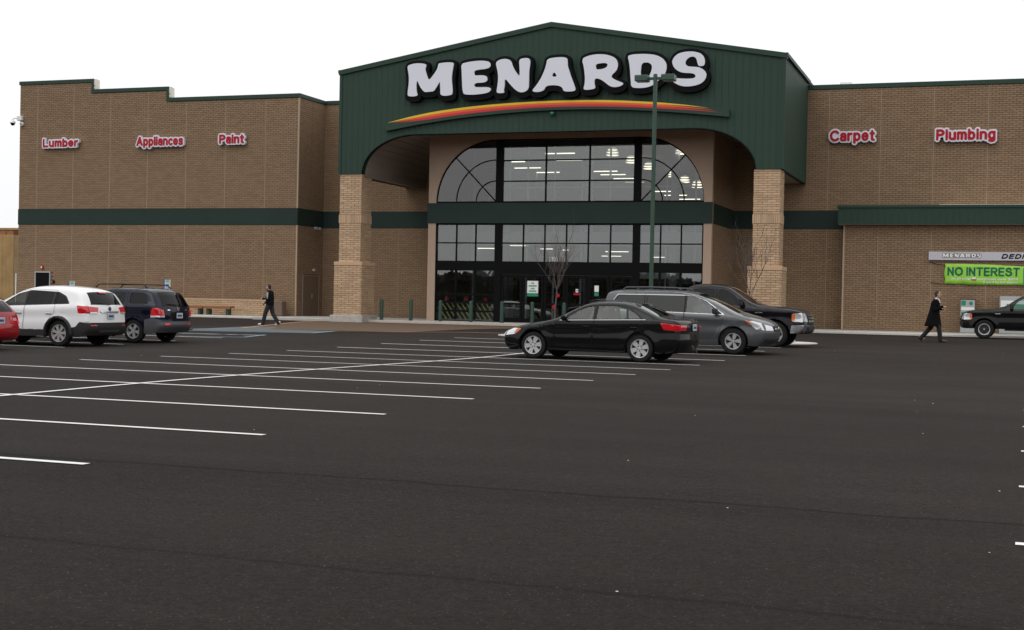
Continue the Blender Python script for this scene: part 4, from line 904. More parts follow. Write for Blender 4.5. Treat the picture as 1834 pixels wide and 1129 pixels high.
# ------------------------------------------------------------------ bollards
def bollard(x, y, label, grp):
    t = thing('bollard', label, 'bollard', (x, y, WZ), grp)
    part('post', MB().lathe([(.09, WZ-.01), (.09, WZ+.93), (.08, WZ+.98), (.05, WZ+1.01), (.001, WZ+1.02)], (x, y, 0), n=16), M['gpost'], t, smooth=40)
    part('collar', MB().lathe([(.094, WZ+.90), (.094, WZ+.925)], (x, y, 0), n=16), M['gpost'], t); return t
M['gpost'] = mat('green_post', (.018, .055, .038), .45, noise=.06)
for i, px in enumerate((683, 735.5, 788.5, 843, 898.5, 953, 1010, 1068)):
    X = atY(px, 577, 60.95)[0]
    bollard(X, 60.95, 'green steel bollard, %s along from the brick pillar near the benches' % ['first', 'second', 'third', 'fourth', 'fifth', 'sixth', 'seventh', 'eighth'][i], 'bollards along the entrance')
# ------------------------------------------------------------------ benches and low brick wall
lowz = 1.08; lb0, lb1 = atY(255, 560, YL-.9)[0], atY(488, 560, YL-.9)[0]
lbw = thing('low_brick_wall', 'low tan brick seat wall behind the benches', 'low wall', ((lb0+lb1)/2, YL-.6, WZ))
part('core', MB().box(lb0, lb1, YL-.75, YL-.3, 0, 1.0), M['pmortar'], lbw); q = bricks(lb0, lb1, WZ, 1.0, fY(YL-.75), bl=.4, proud=.02); part('brick_courses', q, M['pbrick'], lbw, fix=False, kind='stuff')
part('brick_cap', MB().bbox(lb0-.03, lb1+.03, YL-.79, YL-.28, 1.0, lowz, .01), M['pbrick'], lbw)
for i, (pa, pb) in enumerate(((318, 366), (366.5, 416))):
    xa, xb = atY(pa, 560, 63.6)[0], atY(pb, 560, 63.6)[0]
    t = thing('bench', ['brown slab bench half hidden by the dark SUV', 'brown slab bench on green legs nearest the bollards'][i], 'bench', ((xa+xb)/2, 63.6, WZ), 'benches along the wing')
    for k in range(3): part('slat', MB().bbox(xa, xb, 63.38+k*.165, 63.53+k*.165, .62, .72, .012), M['bench'], t)
    part('apron', MB().box(xa+.02, xb-.02, 63.39, 63.43, .56, .62), M['bench'], t)
    for x in (xa+.18, xb-.32): part('leg', MB().bbox(x, x+.15, 63.45, 63.8, WZ-.01, .62, .01), M['gpost'], t)
tag(part('litter_bin', MB().bbox(atY(490, 560, 64.2)[0], atY(505, 560, 64.2)[0], 64.2, 64.7, WZ, 1.03, .03), M['doorbrown']), 'brown boxy litter bin between the low wall and the brick corner', 'litter bin')
# ------------------------------------------------------------------ accessible parking signs
def psign(px, py0, py1, Y, label):
    P = atY(px, py0, Y); Q = atY(px, py1, Y); w2 = .16; t = thing('accessible_parking_sign', label, 'sign', (P[0], Y, gz(P[0], Y)), 'accessible parking signs')
    part('post', MB().box(P[0]-.17-.06, P[0]-.17+.03, Y+.01, Y+.06, gz(0, Y)-.02, P[2]), M['blue'], t)
    part('plate', MB().bbox(P[0]-w2, P[0]+w2, Y-.012, Y+.009, Q[2], P[2], .004), M['signpale'], t)
    part('emblem_panel', MB().box(P[0]-.07, P[0]+.07, Y-.017, Y-.013, Q[2]+.06, Q[2]+.32), M['blue'], t)
    part('emblem', MB().lathe([(.025, 0), (.05, 0), (.05, .002), (.025, .002)], (P[0], Y-.02, Q[2]+.14), 'y', 14).box(P[0]-.02, P[0]+.01, Y-.02, Y-.0175, Q[2]+.15, Q[2]+.26).lathe([(.001, 0), (.02, 0), (.02, .002), (.001, .002)], (P[0]-.005, Y-.02, Q[2]+.285), 'y', 10), M['white'], t)
    for z in (.42, .5): part('print_mark', MB().box(P[0]-.1, P[0]+.1, Y-.016, Y-.0125, Q[2]+z, Q[2]+z+.035), M['dkgreen'], t)
M['signpale'] = mat('sign_pale_green', (.52, .62, .58), .5)
psign(300.5, 501, 521, 58, 'pale accessible parking sign with blue emblem standing behind the dark SUV'); psign(129.5, 504, 524, 58, 'pale accessible parking sign standing behind the white SUV roof')
# ------------------------------------------------------------------ kerbed island with light pole and saplings
IX0, IX1, IY0, IY1 = -16.8, -5.55, 45.3, 48.6
def stadium(x0, x1, y0, y1, n=12):
    r = (y1-y0)/2; cy = (y0+y1)/2
    return [(x1-r+r*math.sin(t), cy-r*math.cos(t)) for t in np.linspace(0, math.pi, n)]+[(x0+r-r*math.sin(t), cy+r*math.cos(t)) for t in np.linspace(0, math.pi, n)]
def flat(name, poly, z0, z1, m, parent=None):
    mb = MB(); n = len(poly); tri = tessellate_polygon([[Vector((*p, 0)) for p in poly]])
    mb.add([(p[0], p[1], z0) for p in poly]+[(p[0], p[1], z1) for p in poly], [tuple(i+n for i in t) for t in tri]+[(i, (i+1) % n, (i+1) % n+n, i+n) for i in range(n)]); return part(name, mb, m, parent)
g0 = gz(0, 47)
isl = thing('kerbed_island', 'pale concrete kerbed island beyond the parked cars at the end of the stalls', 'traffic island', (-11, 47, g0))
flat('apron', stadium(IX0, IX1, IY0, IY1), g0-.1, g0+.025, M['kerb'], isl)
flat('kerb', stadium(IX0+.75, IX1-.75, IY0+.35, IY1-.35), g0, g0+.17, M['kerb'], isl)
flat('mulch', stadium(IX0+1.2, IX1-1.2, IY0+.6, IY1-.6), g0+.1, g0+.178, mat('mulch', (.10, .06, .04), .95, noise=.3, nscale=12), isl)
PX = atY(1166, 520, 47)[0]; PT = atY(1172.5, 133, 47)
lp = thing('lamp_post', 'tall square green lamp post with two box heads before the gable', 'street lamp', (PX, 47, g0+.17))
part('base', MB().lathe([(.3, g0+.15), (.3, g0+.85), (.27, g0+.9), (.001, g0+.9)], (PX, 47, 0), n=20), M['concrete'], lp, smooth=40)
M['lampgreen'] = mat('lamp_green', (.020, .062, .041), .35, noise=.04)
part('pole', MB().bbox(PX-.062, PX+.062, 46.938, 47.062, g0+.9, PT[2], .012), M['lampgreen'], lp); part('base_plate', MB().bbox(PX-.16, PX+.16, 46.84, 47.16, g0+.9, g0+.93, .005), M['lampgreen'], lp)
hz_ = PT[2]-.16
for s in (-1, 1):
    a0, a1 = (PX+.07, PX+.24) if s > 0 else (PX-.24, PX-.07)
    part('arm', MB().box(a0, a1, 46.96, 47.04, hz_-.04, hz_+.05), M['lampgreen'], lp); h0, h1 = (a1, a1+.46) if s > 0 else (a0-.46, a0)
    hd = part('lamp_head', MB().bbox(h0, h1, 46.78, 47.22, hz_-.09, hz_+.12, .02), M['lampgreen'], lp); part('lens', MB().box(h0+.05, h1-.05, 46.83, 47.17, hz_-.1, hz_-.085), M['steel'], hd)
# bare saplings
def sapling(name, label, base, H, lean, seed, spread=.55):
    r = random.Random(seed); t = thing(name, label, 'tree', base); trunk = MB(); tw = MB(); B0 = Vector(base)
    th = H*.42; tp = [B0+Vector((lean*h*.3+.02*math.sin(h*3+seed), .02*math.cos(h*2), h)) for h in np.linspace(-.05, th, 7)]
    trunk.tube(tp, list(np.linspace(.036, .022, 7)), 8); part('trunk', trunk, M['bark'], t, smooth=True)
    def grow(p, d, L, rad_, dep):
        n = 5; pts = [p]; q = p.copy(); dd = d.copy()
        for i in range(n):
            dd = (dd+Vector((r.uniform(-.16, .16), r.uniform(-.16, .16), r.uniform(.0, .16)))).normalized(); q = q+dd*L/n; pts.append(q.copy())
        tw.tube(pts, list(np.linspace(rad_, rad_*.45, n+1)), 5 if dep < 2 else 4, cap=False)
        if dep >= 2: return
        for i in range(2 if dep == 0 else 1, n+1):
            for _ in range(2 if r.random() < .25 else 1):
                az = r.uniform(0, 6.28); sd_ = Vector((math.cos(az), math.sin(az), r.uniform(.25, .9))).normalized()
                grow(pts[i], (dd*.7+sd_*.75).normalized(), L*r.uniform(.42, .66), rad_*.52, dep+1)
    top = tp[-1]
    for k in range(6):
        az = k*2*math.pi/6+r.uniform(-.3, .3); hh = top if k < 5 else tp[-2]
        grow(hh, Vector((math.cos(az)*spread, math.sin(az)*spread, r.uniform(.8, 1.2))).normalized(), H*r.uniform(.30, .42), .011, 0)
    grow(top, Vector((lean, 0, 1)).normalized(), H*.45, .014, 0)
    part('crown', tw, M['bark'], t, smooth=True, fix=False); return t
b1 = atY(993, 590, 47.2); sapling('bare_sapling', 'slim bare sapling in front of the entrance doors behind the black sedan', (b1[0], 47.2, g0+.17), 3.55, .12, 3)
b2 = atY(1340, 590, 47.0); sapling('bare_sapling', 'bare sapling leaning before the brick pillar behind the dark pickup', (b2[0], 47.0, g0+.17), 3.5, .05, 11, .75)
# ------------------------------------------------------------------ kiosk cabinets on the right
kx0, kx1 = atY(1719.5, 590, 66.4)[0], atY(1745, 590, 66.4)[0]
k = thing('vending_kiosk', 'grey and green tank exchange kiosk against the brick by the black pickup', 'kiosk', ((kx0+kx1)/2, 66.5, WZ))
part('cabinet', MB().bbox(kx0, kx1, 66.4, 67.1, WZ, 1.77, .015), M['steel'], k); part('green_panel', MB().box(kx0+.04, kx1-.04, 66.392, 66.399, .6, 1.2), M['dkgreen'], k)
part('green_panel', MB().box(kx0+.03, kx0+.22, 66.392, 66.399, 1.5, 1.72), M['dkgreen'], k); part('white_panel', MB().box(kx0+.03, kx1-.03, 66.391, 66.399, 1.28, 1.42), M['white'], k)
for z_ in (.72, .86, 1.02): part('print_bar', MB().box(kx0+.12, kx1-.2, 66.386, 66.391, z_, z_+.06), M['white'], k)
part('emblem', MB().lathe([(.001, 0), (.09, 0), (.09, .006), (.001, .006)], (kx1-.17, 66.39, 1.6), 'y', 6), M['dkgreen'], k)
part('top', MB().box(kx0-.01, kx1+.01, 66.39, 67.1, 1.771, 1.8), M['black'], k)
for x0_, x1_, lab in ((.95, 2.7, 'wide grey cabinet behind the black pickup bonnet and cab'),):
    t = thing('ice_freezer', lab, 'freezer', ((x0_+x1_)/2, 66.6, WZ)); q0 = atY(1789, 590, 66.4)[0]; q1 = q0+3.2
    part('cabinet', MB().bbox(q0, q1, 66.4, 67.1, WZ, 1.95, .02), M['steel'], t)
    for i in range(2): part('door', MB().bbox(q0+.05+i*1.58, q0+1.55+i*1.58, 66.36, 66.399, .55, 1.75, .01), M['white'], t)
    part('sign_panel', MB().box(q0+.3, q1-.3, 66.352, 66.359, .8, 1.6), M['dkgreen'], t)
# ------------------------------------------------------------------ lumber yard fence left of the building
fy = 72.; fxs = np.arange(-62, LX0-.9, .29); fz = atY(15, 421, fy)[2]
fe = thing('timber_fence', 'tall fence of upright pine boards beyond the brick corner', 'fence', (-57, fy, gz(0, fy)))
M['wood2'] = mat('pine_boards_pale', (.52, .34, .15), .8, spec=.2, noise=.18, nscale=1.5); M['wood3'] = mat('pine_boards_grey', (.30, .21, .12), .8, spec=.2, noise=.2, nscale=1.2)
for i, x in enumerate(fxs): part('board', MB().box(x, x+.278, fy+random.uniform(0, .02), fy+.05, gz(0, fy)-.02, fz+random.uniform(-.02, .02)), M[random.choice(['wood', 'wood', 'wood3'])] if x < -55.1 else M['wood2'], fe)
part('rail', MB().box(-62, LX0-1, fy+.06, fy+.14, fz-.5, fz-.35).box(-62, LX0-1, fy+.06, fy+.14, .8, .95), M['wood'], fe)
for i, (px0, px1, m_) in enumerate(((-6, 8, 'white'), (8.5, 20, 'bench'), (20.5, 34, 'bench'))):
    a, c = atY(px0, 422, 76), atY(px1, 414, 76)
    t = thing('lumber_stack', ['wrapped pale lumber bundle on the yard rack above the fence', 'dark red lumber bundle on the yard rack above the fence', 'dark red lumber bundle beside the brick corner above the fence'][i], 'lumber stack', ((a[0]+c[0])/2, 76, a[2]))
    for k_ in range(4): part('plank', MB().box(a[0], c[0]-.03, 75.5+k_*.4, 75.88+k_*.4, a[2]+.0, c[2]), M[m_], t)
    part('rack', MB().box(a[0], c[0], 75.4, 77.2, a[2]-.12, a[2]-.005).box((a[0]+c[0])/2-.06, (a[0]+c[0])/2+.06, 75.5, 75.7, 0, a[2]-.12), M['white'], t)
a = atY(15, 412, 78); yr = thing('yard_shed', 'cream metal shed roof edge showing over the lumber racks', 'shed', (-62, 80, 0))
part('eave', MB().box(-72, LX0-.6, 78, 84, a[2]-.0, a[2]+.14), M['wood'], yr); part('wall_panel', MB().box(-72, LX0-1.2, 83.5, 84, 0, a[2]), M['cream'], yr)
P = atY(28.5, 490, YL+.6); tag(part('corner_guard', MB().bbox(P[0]-.04, P[0]+.04, YL+.6, YL+.7, gz(0, 65), P[2], .01), M['white']), 'thin pale guard post at the base of the brick corner by the fence', 'post')
# small litter on the asphalt
lit = MB()
for px, py in ((1494, 629), (1498, 642), (1638, 717), (1642, 737), (1671, 723), (1772, 990), (1105, 1060), (1125, 825), (680, 690), (355, 545), (253, 637), (1519, 654), (1797, 633), (1303, 910), (1790, 880), (1653, 777), (640, 695), (1245, 745), (455, 770)):
    P = gnd(px, py); s = random.uniform(.004, .009); lit.bbox(P[0]-s, P[0]+s, P[1]-s*.8, P[1]+s*.8, P[2], P[2]+s*.5, s*.2)
lo_ = part('litter', lit, M['litter']); lo_['kind'] = 'stuff'; lo_['label'] = 'tiny pale scraps scattered on the asphalt'
# far trees behind the viewer, seen only as a dark band in the lower glass
ft = MB()
for i in range(9000):
    x = random.uniform(-170, 110); h = 5.2+.8*math.sin(x*.07)+.6*math.sin(x*.21+1); z = random.uniform(0, 1)**.7*h; y = -95-random.uniform(0, 10); s = random.uniform(.35, .9)
    a = Vector((random.gauss(0, 1), random.gauss(0, 1), random.gauss(0, 1))).normalized()*s; c = Vector((random.gauss(0, 1), random.gauss(0, 1), random.gauss(0, 1))).normalized()*s; p = Vector((x, y, z))
    ft.add([p-a, p+c, p+a, p-c], [(0, 1, 2, 3)])
for i in range(350):
    x = -170+i*.8; h = (5.2+.8*math.sin(x*.07)+.6*math.sin(x*.21+1))*random.uniform(.8, 1.0); ft.box(x, x+.9, -103, -98, 0, h)
f_ = part('far_wood', ft, mat('far_foliage', (.03, .032, .024), .9), fix=False); f_['kind'] = 'stuff'; f_['label'] = 'dark distant line of trees behind the lot'; f_['category'] = 'trees'
# ------------------------------------------------------------------ vehicles
def paint(name, col, metal=.35, rough=.35, coat=.9): return mat(name, col, rough, metal=metal, spec=.05, coat=coat, coatr=.06)
M['p_black'] = paint('paint_black', (.005, .005, .006), .0, .4, .5); M['p_grey'] = paint('paint_grey', (.092, .096, .10), .5, .4, .7); M['p_char'] = paint('paint_charcoal', (.006, .006, .008), .2, .4, .5)
M['p_white'] = paint('paint_white', (.80, .80, .80), 0, .4); M['p_navy'] = paint('paint_navy', (.006, .007, .018), .3, .4, .6); M['p_red'] = paint('paint_red', (.30, .008, .014), .2, .4); M['p_silver'] = paint('paint_silver', (.45, .46, .47), .5, .35)
M['plastic'] = mat('black_plastic', (.018, .018, .019), .6, spec=.4); M['greyplastic'] = mat('grey_plastic', (.065, .065, .072), .55)
M['tint'] = glassmat('tinted_glass', (.08, .085, .09), .65, 1.5); M['clear'] = glassmat('clear_glass', (.66, .78, .74), 1.3, 1.5)
M['tail'] = mat('tail_red', (.50, .006, .012), .15, coat=1, emit=(.5, .004, .008), estr=.12); M['lampclear'] = mat('lamp_clear', (.72, .74, .76), .12, metal=.4, coat=1); M['amber'] = mat('lamp_amber', (.75, .16, .03), .2, coat=1)
M['dimchrome'] = mat('dim_chrome', (.42, .42, .43), .3, metal=.8); M['bumper'] = mat('bumper_chrome', (.30, .30, .31), .25, metal=.9); M['tyre'] = mat('tyre', (.016, .016, .016), .85, spec=.2, noise=.1, nscale=30); M['rim'] = mat('alloy', (.55, .55, .55), .35, metal=.6); M['rimdark'] = mat('wheel_dark', (.03, .03, .03), .6)
M['seat'] = mat('seat_cloth', (.10, .10, .10), .9); M['plate'] = mat('number_plate', (.45, .50, .58), .5); M['platedk'] = mat('plate_print', (.04, .06, .16), .5)
def round_poly(P, r=.05, n=3):
    out = []; m = len(P)
    for i in range(m):
        p = np.array(P[i], float); a = np.array(P[i-1], float)-p; b_ = np.array(P[(i+1) % m], float)-p
        la, lb = np.hypot(*a), np.hypot(*b_); q = min(r, la*.4, lb*.4)
        A, Bq = p+a/la*q, p+b_/lb*q
        for t in np.linspace(0, 1, n+1): out.append(tuple((1-t)**2*A+2*t*(1-t)*p+t*t*Bq))
    return out
def resample(P, step):
    out = []
    for i in range(len(P)):
        a = np.array(P[i]); c = np.array(P[(i+1) % len(P)]); k = max(1, int(np.hypot(*(c-a))/step))
        out += [tuple(a+(c-a)*t/k) for t in range(k)]
    return out
class Car:
    """x runs from the front bumper (0) to the rear (L); local frame: X forward = L/2 - x, Y to the left, Z up"""
    def __init__(s, name, label, S, loc, heading):
        s.S = S; s.L = S['L']; s.root = thing(name, label, S.get('cat', 'car'), loc); s.root.rotation_euler[2] = heading
        WL[s.root.name] = Vector((0, 0, 0)); s.paint = M[S['paint']]
        T = np.array(S['top'], float); idx = np.arange(len(T))[:, None]; T = np.hstack([T, idx]); s.T = np.array(chaikin(list(T), 3, False))
        s.edge = s.T[:, :2]; s.EA, s.EB = s.edge[:-1], s.edge[1:]
        s.rr = S.get('round', .08); s.build()
    def hw(s, P, rnd=True):
        S = s.S; x, z = P[:, 0], P[:, 1]; W = S['W']/2; L = s.L
        y = np.full(len(P), W); fa, fd = S.get('ftaper', (.9, .17)); ra, rd = S.get('rtaper', (.8, .10))
        y -= fd*np.clip((fa-x)/fa, 0, 1)**2.2; y -= rd*np.clip((x-(L-ra))/ra, 0, 1)**2.2
        y -= .07*np.clip((.5-z)/.35, 0, 1)**2
        b0, b1 = S['belt']; zb = b0[1]+(b1[1]-b0[1])*np.clip((x-b0[0])/(b1[0]-b0[0]), 0, 1)
        d = z-zb; y -= S['tumble']*np.clip(d, 0, 1)/.45+.02*np.clip(d/.06, 0, 1); y -= .035*np.clip((zb-.02-z)*0, 0, 1)
        y -= .012*np.exp(-((z-(zb-.27))/.10)**2); y += .01*np.exp(-((z-(zb-.10))/.06)**2); y -= .018*np.exp(-((z-.42)/.09)**2)*(np.abs(x-L/2) < L*.27)
        for xw in S['wheels']:
            rr = np.hypot(x-xw, z-S['R']); y += .018*np.exp(-((rr-S['Ra']-.02)/.07)**2)
        if rnd:
            dd = seg_dist(P, s.EA, s.EB); q = np.clip(1-dd/s.rr, 0, 1); y -= s.rr*(1-np.sqrt(np.clip(1-q*q, 0, 1)))
        return y
    def W3(s, x, y, z): return (s.L/2-x, y, z)
    def bottom(s):
        S = s.S; zb = S['sill']; pts = []; x0, z0 = s.edge[0]; x1, z1 = s.edge[-1]; xf, xr = S['wheels']; R, Ra = S['R'], S['Ra']
        def arc(xw, lo):
            h = max(-R+lo, -Ra*.98); a = math.asin(max(-1, min(1, (lo-R)/Ra))); ts = np.linspace(math.pi-a, a, 19); return [(xw-Ra*math.cos(t)*-1 if False else xw+Ra*math.cos(t), R+Ra*math.sin(t)) for t in ts]
        A = arc(xf, zb); Bq = arc(xr, zb)
        return A+Bq                                                # from front to rear
    def build(s):
        S = s.S; L = s.L; bot = s.bottom()
        loop = [tuple(p) for p in s.edge]+bot[::-1]; loop = [loop[i] for i in range(len(loop)) if np.hypot(*(np.array(loop[i])-np.array(loop[i-1]))) > 1e-4]
        loop = resample(loop, .07)
        polys = []                                                 # (name, polygon, material, kind)
        for nm, P, m_ in S['side']: polys.append((nm, resample(round_poly(P, S.get('pr', .05) if 'window' in nm or nm == 'trim' else .03), .09), m_))
        V = list(loop); E = [(i, (i+1) % len(loop)) for i in range(len(loop))]
        for nm, P, m_ in polys:
            o = len(V); V += P; E += [(o+i, o+(i+1) % len(P)) for i in range(len(P))]
        g = [(x, z) for x in np.arange(-.1, L+.1, .085) for z in np.arange(.15, 2.1, .075)]
        nrm = np.array([(e[1], -e[0]) for e in (s.EB-s.EA)]); nrm /= np.hypot(nrm[:, 0], nrm[:, 1])[:, None]+1e-9
        for k in range(0, len(s.EA)):
            for q in (.12, .35, .7, 1.05): g.append(tuple((s.EA[k]+s.EB[k])/2+nrm[k]*s.rr*q))
        g = np.array(g); g = g[inside_np(g, loop)]; g = g[seg_dist(g, np.array(loop), np.roll(np.array(loop), -1, 0)) > .006]
        V += [tuple(p) for p in g]
        r = delaunay_2d_cdt([Vector(p) for p in V], E, [], 0, 1e-5)
        P = np.array([tuple(p) for p in r[0]]); F = [tuple(f) for f in r[2]]
        C = np.array([P[list(f)].mean(0) for f in F]); ins = inside_np(C, loop)
        lab = np.full(len(F), -1)
        for i, (nm, Q, m_) in enumerate(polys): lab[inside_np(C, Q)] = i
        Y = s.hw(P); out = {}
        for f, c, l, k in zip(F, C, lab, ins):
            if k: out.setdefault(int(l), []).append(f)
        s.body_mb = {}
        for side in (1, -1):
            for l, fs in out.items():
                nm, m_ = ('body', s.paint) if l < 0 else (polys[l][0], M[polys[l][2]] if polys[l][2] else s.paint)
                ids = sorted({i for f in fs for i in f}); mp_ = {i: k for k, i in enumerate(ids)}
                off = -.012 if 'window' in nm else (-.004 if nm == 'trim' else 0)
                Yl = Y[ids]
                if 'window' in nm:                                    # panes are clean curved sheets, not the dented door skin
                    q_ = P[ids]; A_ = np.c_[np.ones(len(ids)), q_[:, 0], q_[:, 1], q_[:, 0]**2]; Yl = A_@np.linalg.lstsq(A_, Yl, rcond=None)[0]
                vs = [s.W3(P[i][0], side*(yl+off), P[i][1]) for i, yl in zip(ids, Yl)]; ff = [tuple(mp_[i] for i in f) for f in fs]
                A_n = [(P[f[1]][0]-P[f[0]][0])*(P[f[2]][1]-P[f[0]][1])-(P[f[2]][0]-P[f[0]][0])*(P[f[1]][1]-P[f[0]][1]) for f in fs[:1]][0]
                if (A_n > 0) != (side > 0): ff = [f[::-1] for f in ff]
                if l < 0: s.body_mb[side] = (vs, ff); continue
                mb = MB().add(vs, ff); o = part(nm, mb, m_, s.root, smooth=True, fix=False)
                if nm == 'door':
                    Q = np.array(polys[l][1]); hx, hz = Q[:, 0].max()-.2, S.get('handle', .0) or S['belt'][0][1]-.12
                    hy = s.hw(np.array([[hx, hz]]))[0]; part('handle', MB().bbox(L/2-hx-.09, L/2-hx+.09, side*hy-.012 if side > 0 else side*hy-.035, side*hy+.035 if side > 0 else side*hy+.012, hz-.014, hz+.016, .008), M[S.get('handlemat', S['paint'])], o)
                    # shut line drawn as a thin dark gasket along the outline
                    q = resample(polys[l][1], .12); q = np.array(q); yy = s.hw(q); part('shut_line', MB().tube([s.W3(a[0], side*(b_+.001), a[1]) for a, b_ in zip(q, yy)]+[s.W3(q[0][0], side*(yy[0]+.001), q[0][1])], .0035, 4, cap=False), M['dark'], o)
        # ribbon over the top
        n = len(s.T); ye = s.hw(s.edge); rows = 10; tt = np.linspace(0, 1, rows); zone = S['zones']
        def rib(i, t): g_ = 1-(1-t)**2.3; c = s.edge[i]+s.T[i, 2:4]*g_; return c[0], ye[i]*(1-t), c[1]
        s.rib = rib; s.nrib = n; s.ye = ye
        grp = {}
        for i in range(n-1):
            sm = (s.T[i, 4]+s.T[i+1, 4])/2
            zn = [z for z in zone if z[0] <= sm < z[1]]; zn = zn[0] if zn else (0, 0, 'body', None, 0)
            for k in range(rows-1):
                nm = zn[2] if tt[k]+.02 >= zn[4] else 'body'
                mm = (M[zn[3]] if zn[3] else s.paint) if nm == zn[2] else s.paint
                for side in (1, -1): grp.setdefault((nm, mm.name), []).append((i, k, side))
        bodyv, bodyf = [], []
        for side in (1, -1):
            o = len(bodyv); bodyv += s.body_mb[side][0]; bodyf += [tuple(i+o for i in f) for f in s.body_mb[side][1]]
        for (nm, mn), qs in grp.items():
            mb = MB(); m_ = bpy.data.materials[mn]
            for i, k, side in qs:
                q = []
                for a, b_ in ((i, k), (i+1, k), (i+1, k+1), (i, k+1)):
                    x, y, z = rib(a, tt[b_]); q.append(s.W3(x, side*y, z-(.012 if 'window' in nm or nm == 'windshield' else 0)))
                mb.add(q if side > 0 else q[::-1], [(0, 1, 2, 3)])
            if nm == 'body': o = len(bodyv); bodyv += mb.v; bodyf += [tuple(i+o for i in f) for f in mb.f]; continue
            o_ = part(nm, mb, m_, s.root, smooth=True, fix=False); weld(o_)
        mb = MB(); mb.v, mb.f = bodyv, bodyf; bo = part('body', mb, s.paint, s.root, smooth=True, fix=False); weld(bo); s.bo = bo
        # underbody and wheel wells
        W = S['W']/2; xf, xr = S['wheels']; R, Ra = S['R'], S['Ra']
        part('underbody', MB().box(L/2-xf+Ra, L/2-.35, -W+.22, W-.22, S['sill']+.03, .55).box(L/2-xr+Ra+.02, L/2-xf-Ra-.02, -W+.09, W-.09, S['sill']+.0, .5).box(-L/2+.4, L/2-xr-Ra, -W+.22, W-.22, S['sill']+.06, .55), M['dark'], s.root)
        for xw in (xf, xr):
            for side in (1, -1):
                a = math.asin((S['sill']-R)/Ra); ts = np.linspace(math.pi-a, a, 15); V = []
                yo = s.hw(np.array([[xw+Ra*math.cos(t), R+Ra*math.sin(t)] for t in ts]))
                for t, y in zip(ts, yo): c = (xw+(Ra-.004)*math.cos(t), R+(Ra-.004)*math.sin(t)); V += [s.W3(c[0], side*(y-.002), c[1]), s.W3(c[0], side*(y-.42), c[1])]
                V.append(s.W3(xw, side*(W-.42), R)); k = len(V)-1
                part('wheel_well', MB().add(V, [(2*i, 2*i+1, 2*i+3, 2*i+2) for i in range(14)]+[(2*i+1, k, 2*i+3) for i in range(14)]), M['dark'], s.root)
                if S.get('flare'):
                    V = [s.W3(xw+(Ra+.03)*math.cos(t), side*(y+.012), R+(Ra+.03)*math.sin(t)) for t, y in zip(ts, yo)]
                    part('arch_flare', MB().tube(V, .045, 8), M[S['flare']], s.root, smooth=True)
        # wheels
        tw = S.get('tw', .22); tm = None
        for xw in (xf, xr):
            for side in (1, -1):
                yc = side*(W-.025-tw/2)
                if tm is None:
                    pr = [(R*.66, -tw/2+.01), (R*.80, -tw/2), (R*.93, -tw/2+.012), (R*.985, -tw/2+.04), (R, -tw/2+.07), (R, tw/2-.07), (R*.985, tw/2-.04), (R*.93, tw/2-.012), (R*.80, tw/2), (R*.66, tw/2-.01)]
                    tm = MB().lathe(pr, n=40, axis='y').mesh('wheel', 40); tm.materials.append(M['tyre']); s.rims(R, tw)
                o = bpy.data.objects.new('wheel', tm); link(o, s.root, s.W3(xw, yc, R)); o.rotation_euler = (0, random.uniform(0, 6), math.pi if side < 0 else 0)
                for nm, me in s.rimparts:
                    q = bpy.data.objects.new(nm, me); COL.objects.link(q); q.parent = o
        # cabin
        cx0, cx1 = S['cabin']; zf = S['belt'][0][1]-.1; hwc = W-.16
        part('cabin_floor', MB().box(L/2-cx1, L/2-cx0, -hwc, hwc, .35, zf-.12), M['seat'], s.root)
        part('dashboard', MB().bbox(L/2-cx0-.42, L/2-cx0+.1, -hwc, hwc, zf-.12, zf+.06, .04), M['plastic'], s.root)
        for xs_ in S['seats']:
            for side in (1, -1):
                X = L/2-xs_; y = side*W*.44
                part('seat', MB().tube([(X, y, zf-.15), (X-.06, y, zf+.15), (X-.13, y, zf+.38)], [.17, .2, .17], 10).tube([(X-.13, y, zf+.36), (X-.15, y, zf+.55)], [.09, .085], 8), M['seat'], s.root, smooth=True)
        st = L/2-cx0-.55; part('steering_wheel', MB().tube([(st+.06*math.sin(t)*-1, W*.44+.18*math.cos(t), zf+.08+.16*math.sin(t)) for t in np.linspace(0, 2*math.pi, 17)], .014, 5), M['plastic'], s.root)
        # mirrors
        mxp, mzp = S['mirror']; my = s.hw(np.array([[mxp, mzp]]))[0]
        for side in (1, -1):
            q = MB(); X = L/2-mxp; a, b_ = sorted((side*(my+.04), side*(my+.04+S.get('mw', .19)))); h = S.get('mh', .13)
            q.bbox(X-.05, X+.075, a, b_, mzp-.02, mzp-.02+h, .035); q.box(X-.02, X+.03, min(side*(my-.03), side*(my+.06)), max(side*(my-.03), side*(my+.06)), mzp-.01, mzp+.03)
            part('mirror', q, M[S.get('mirrormat', S['paint'])], s.root)
        for d in S.get('patches', []): s.patch(*d)
        for fn in S.get('extra', []): fn(s)
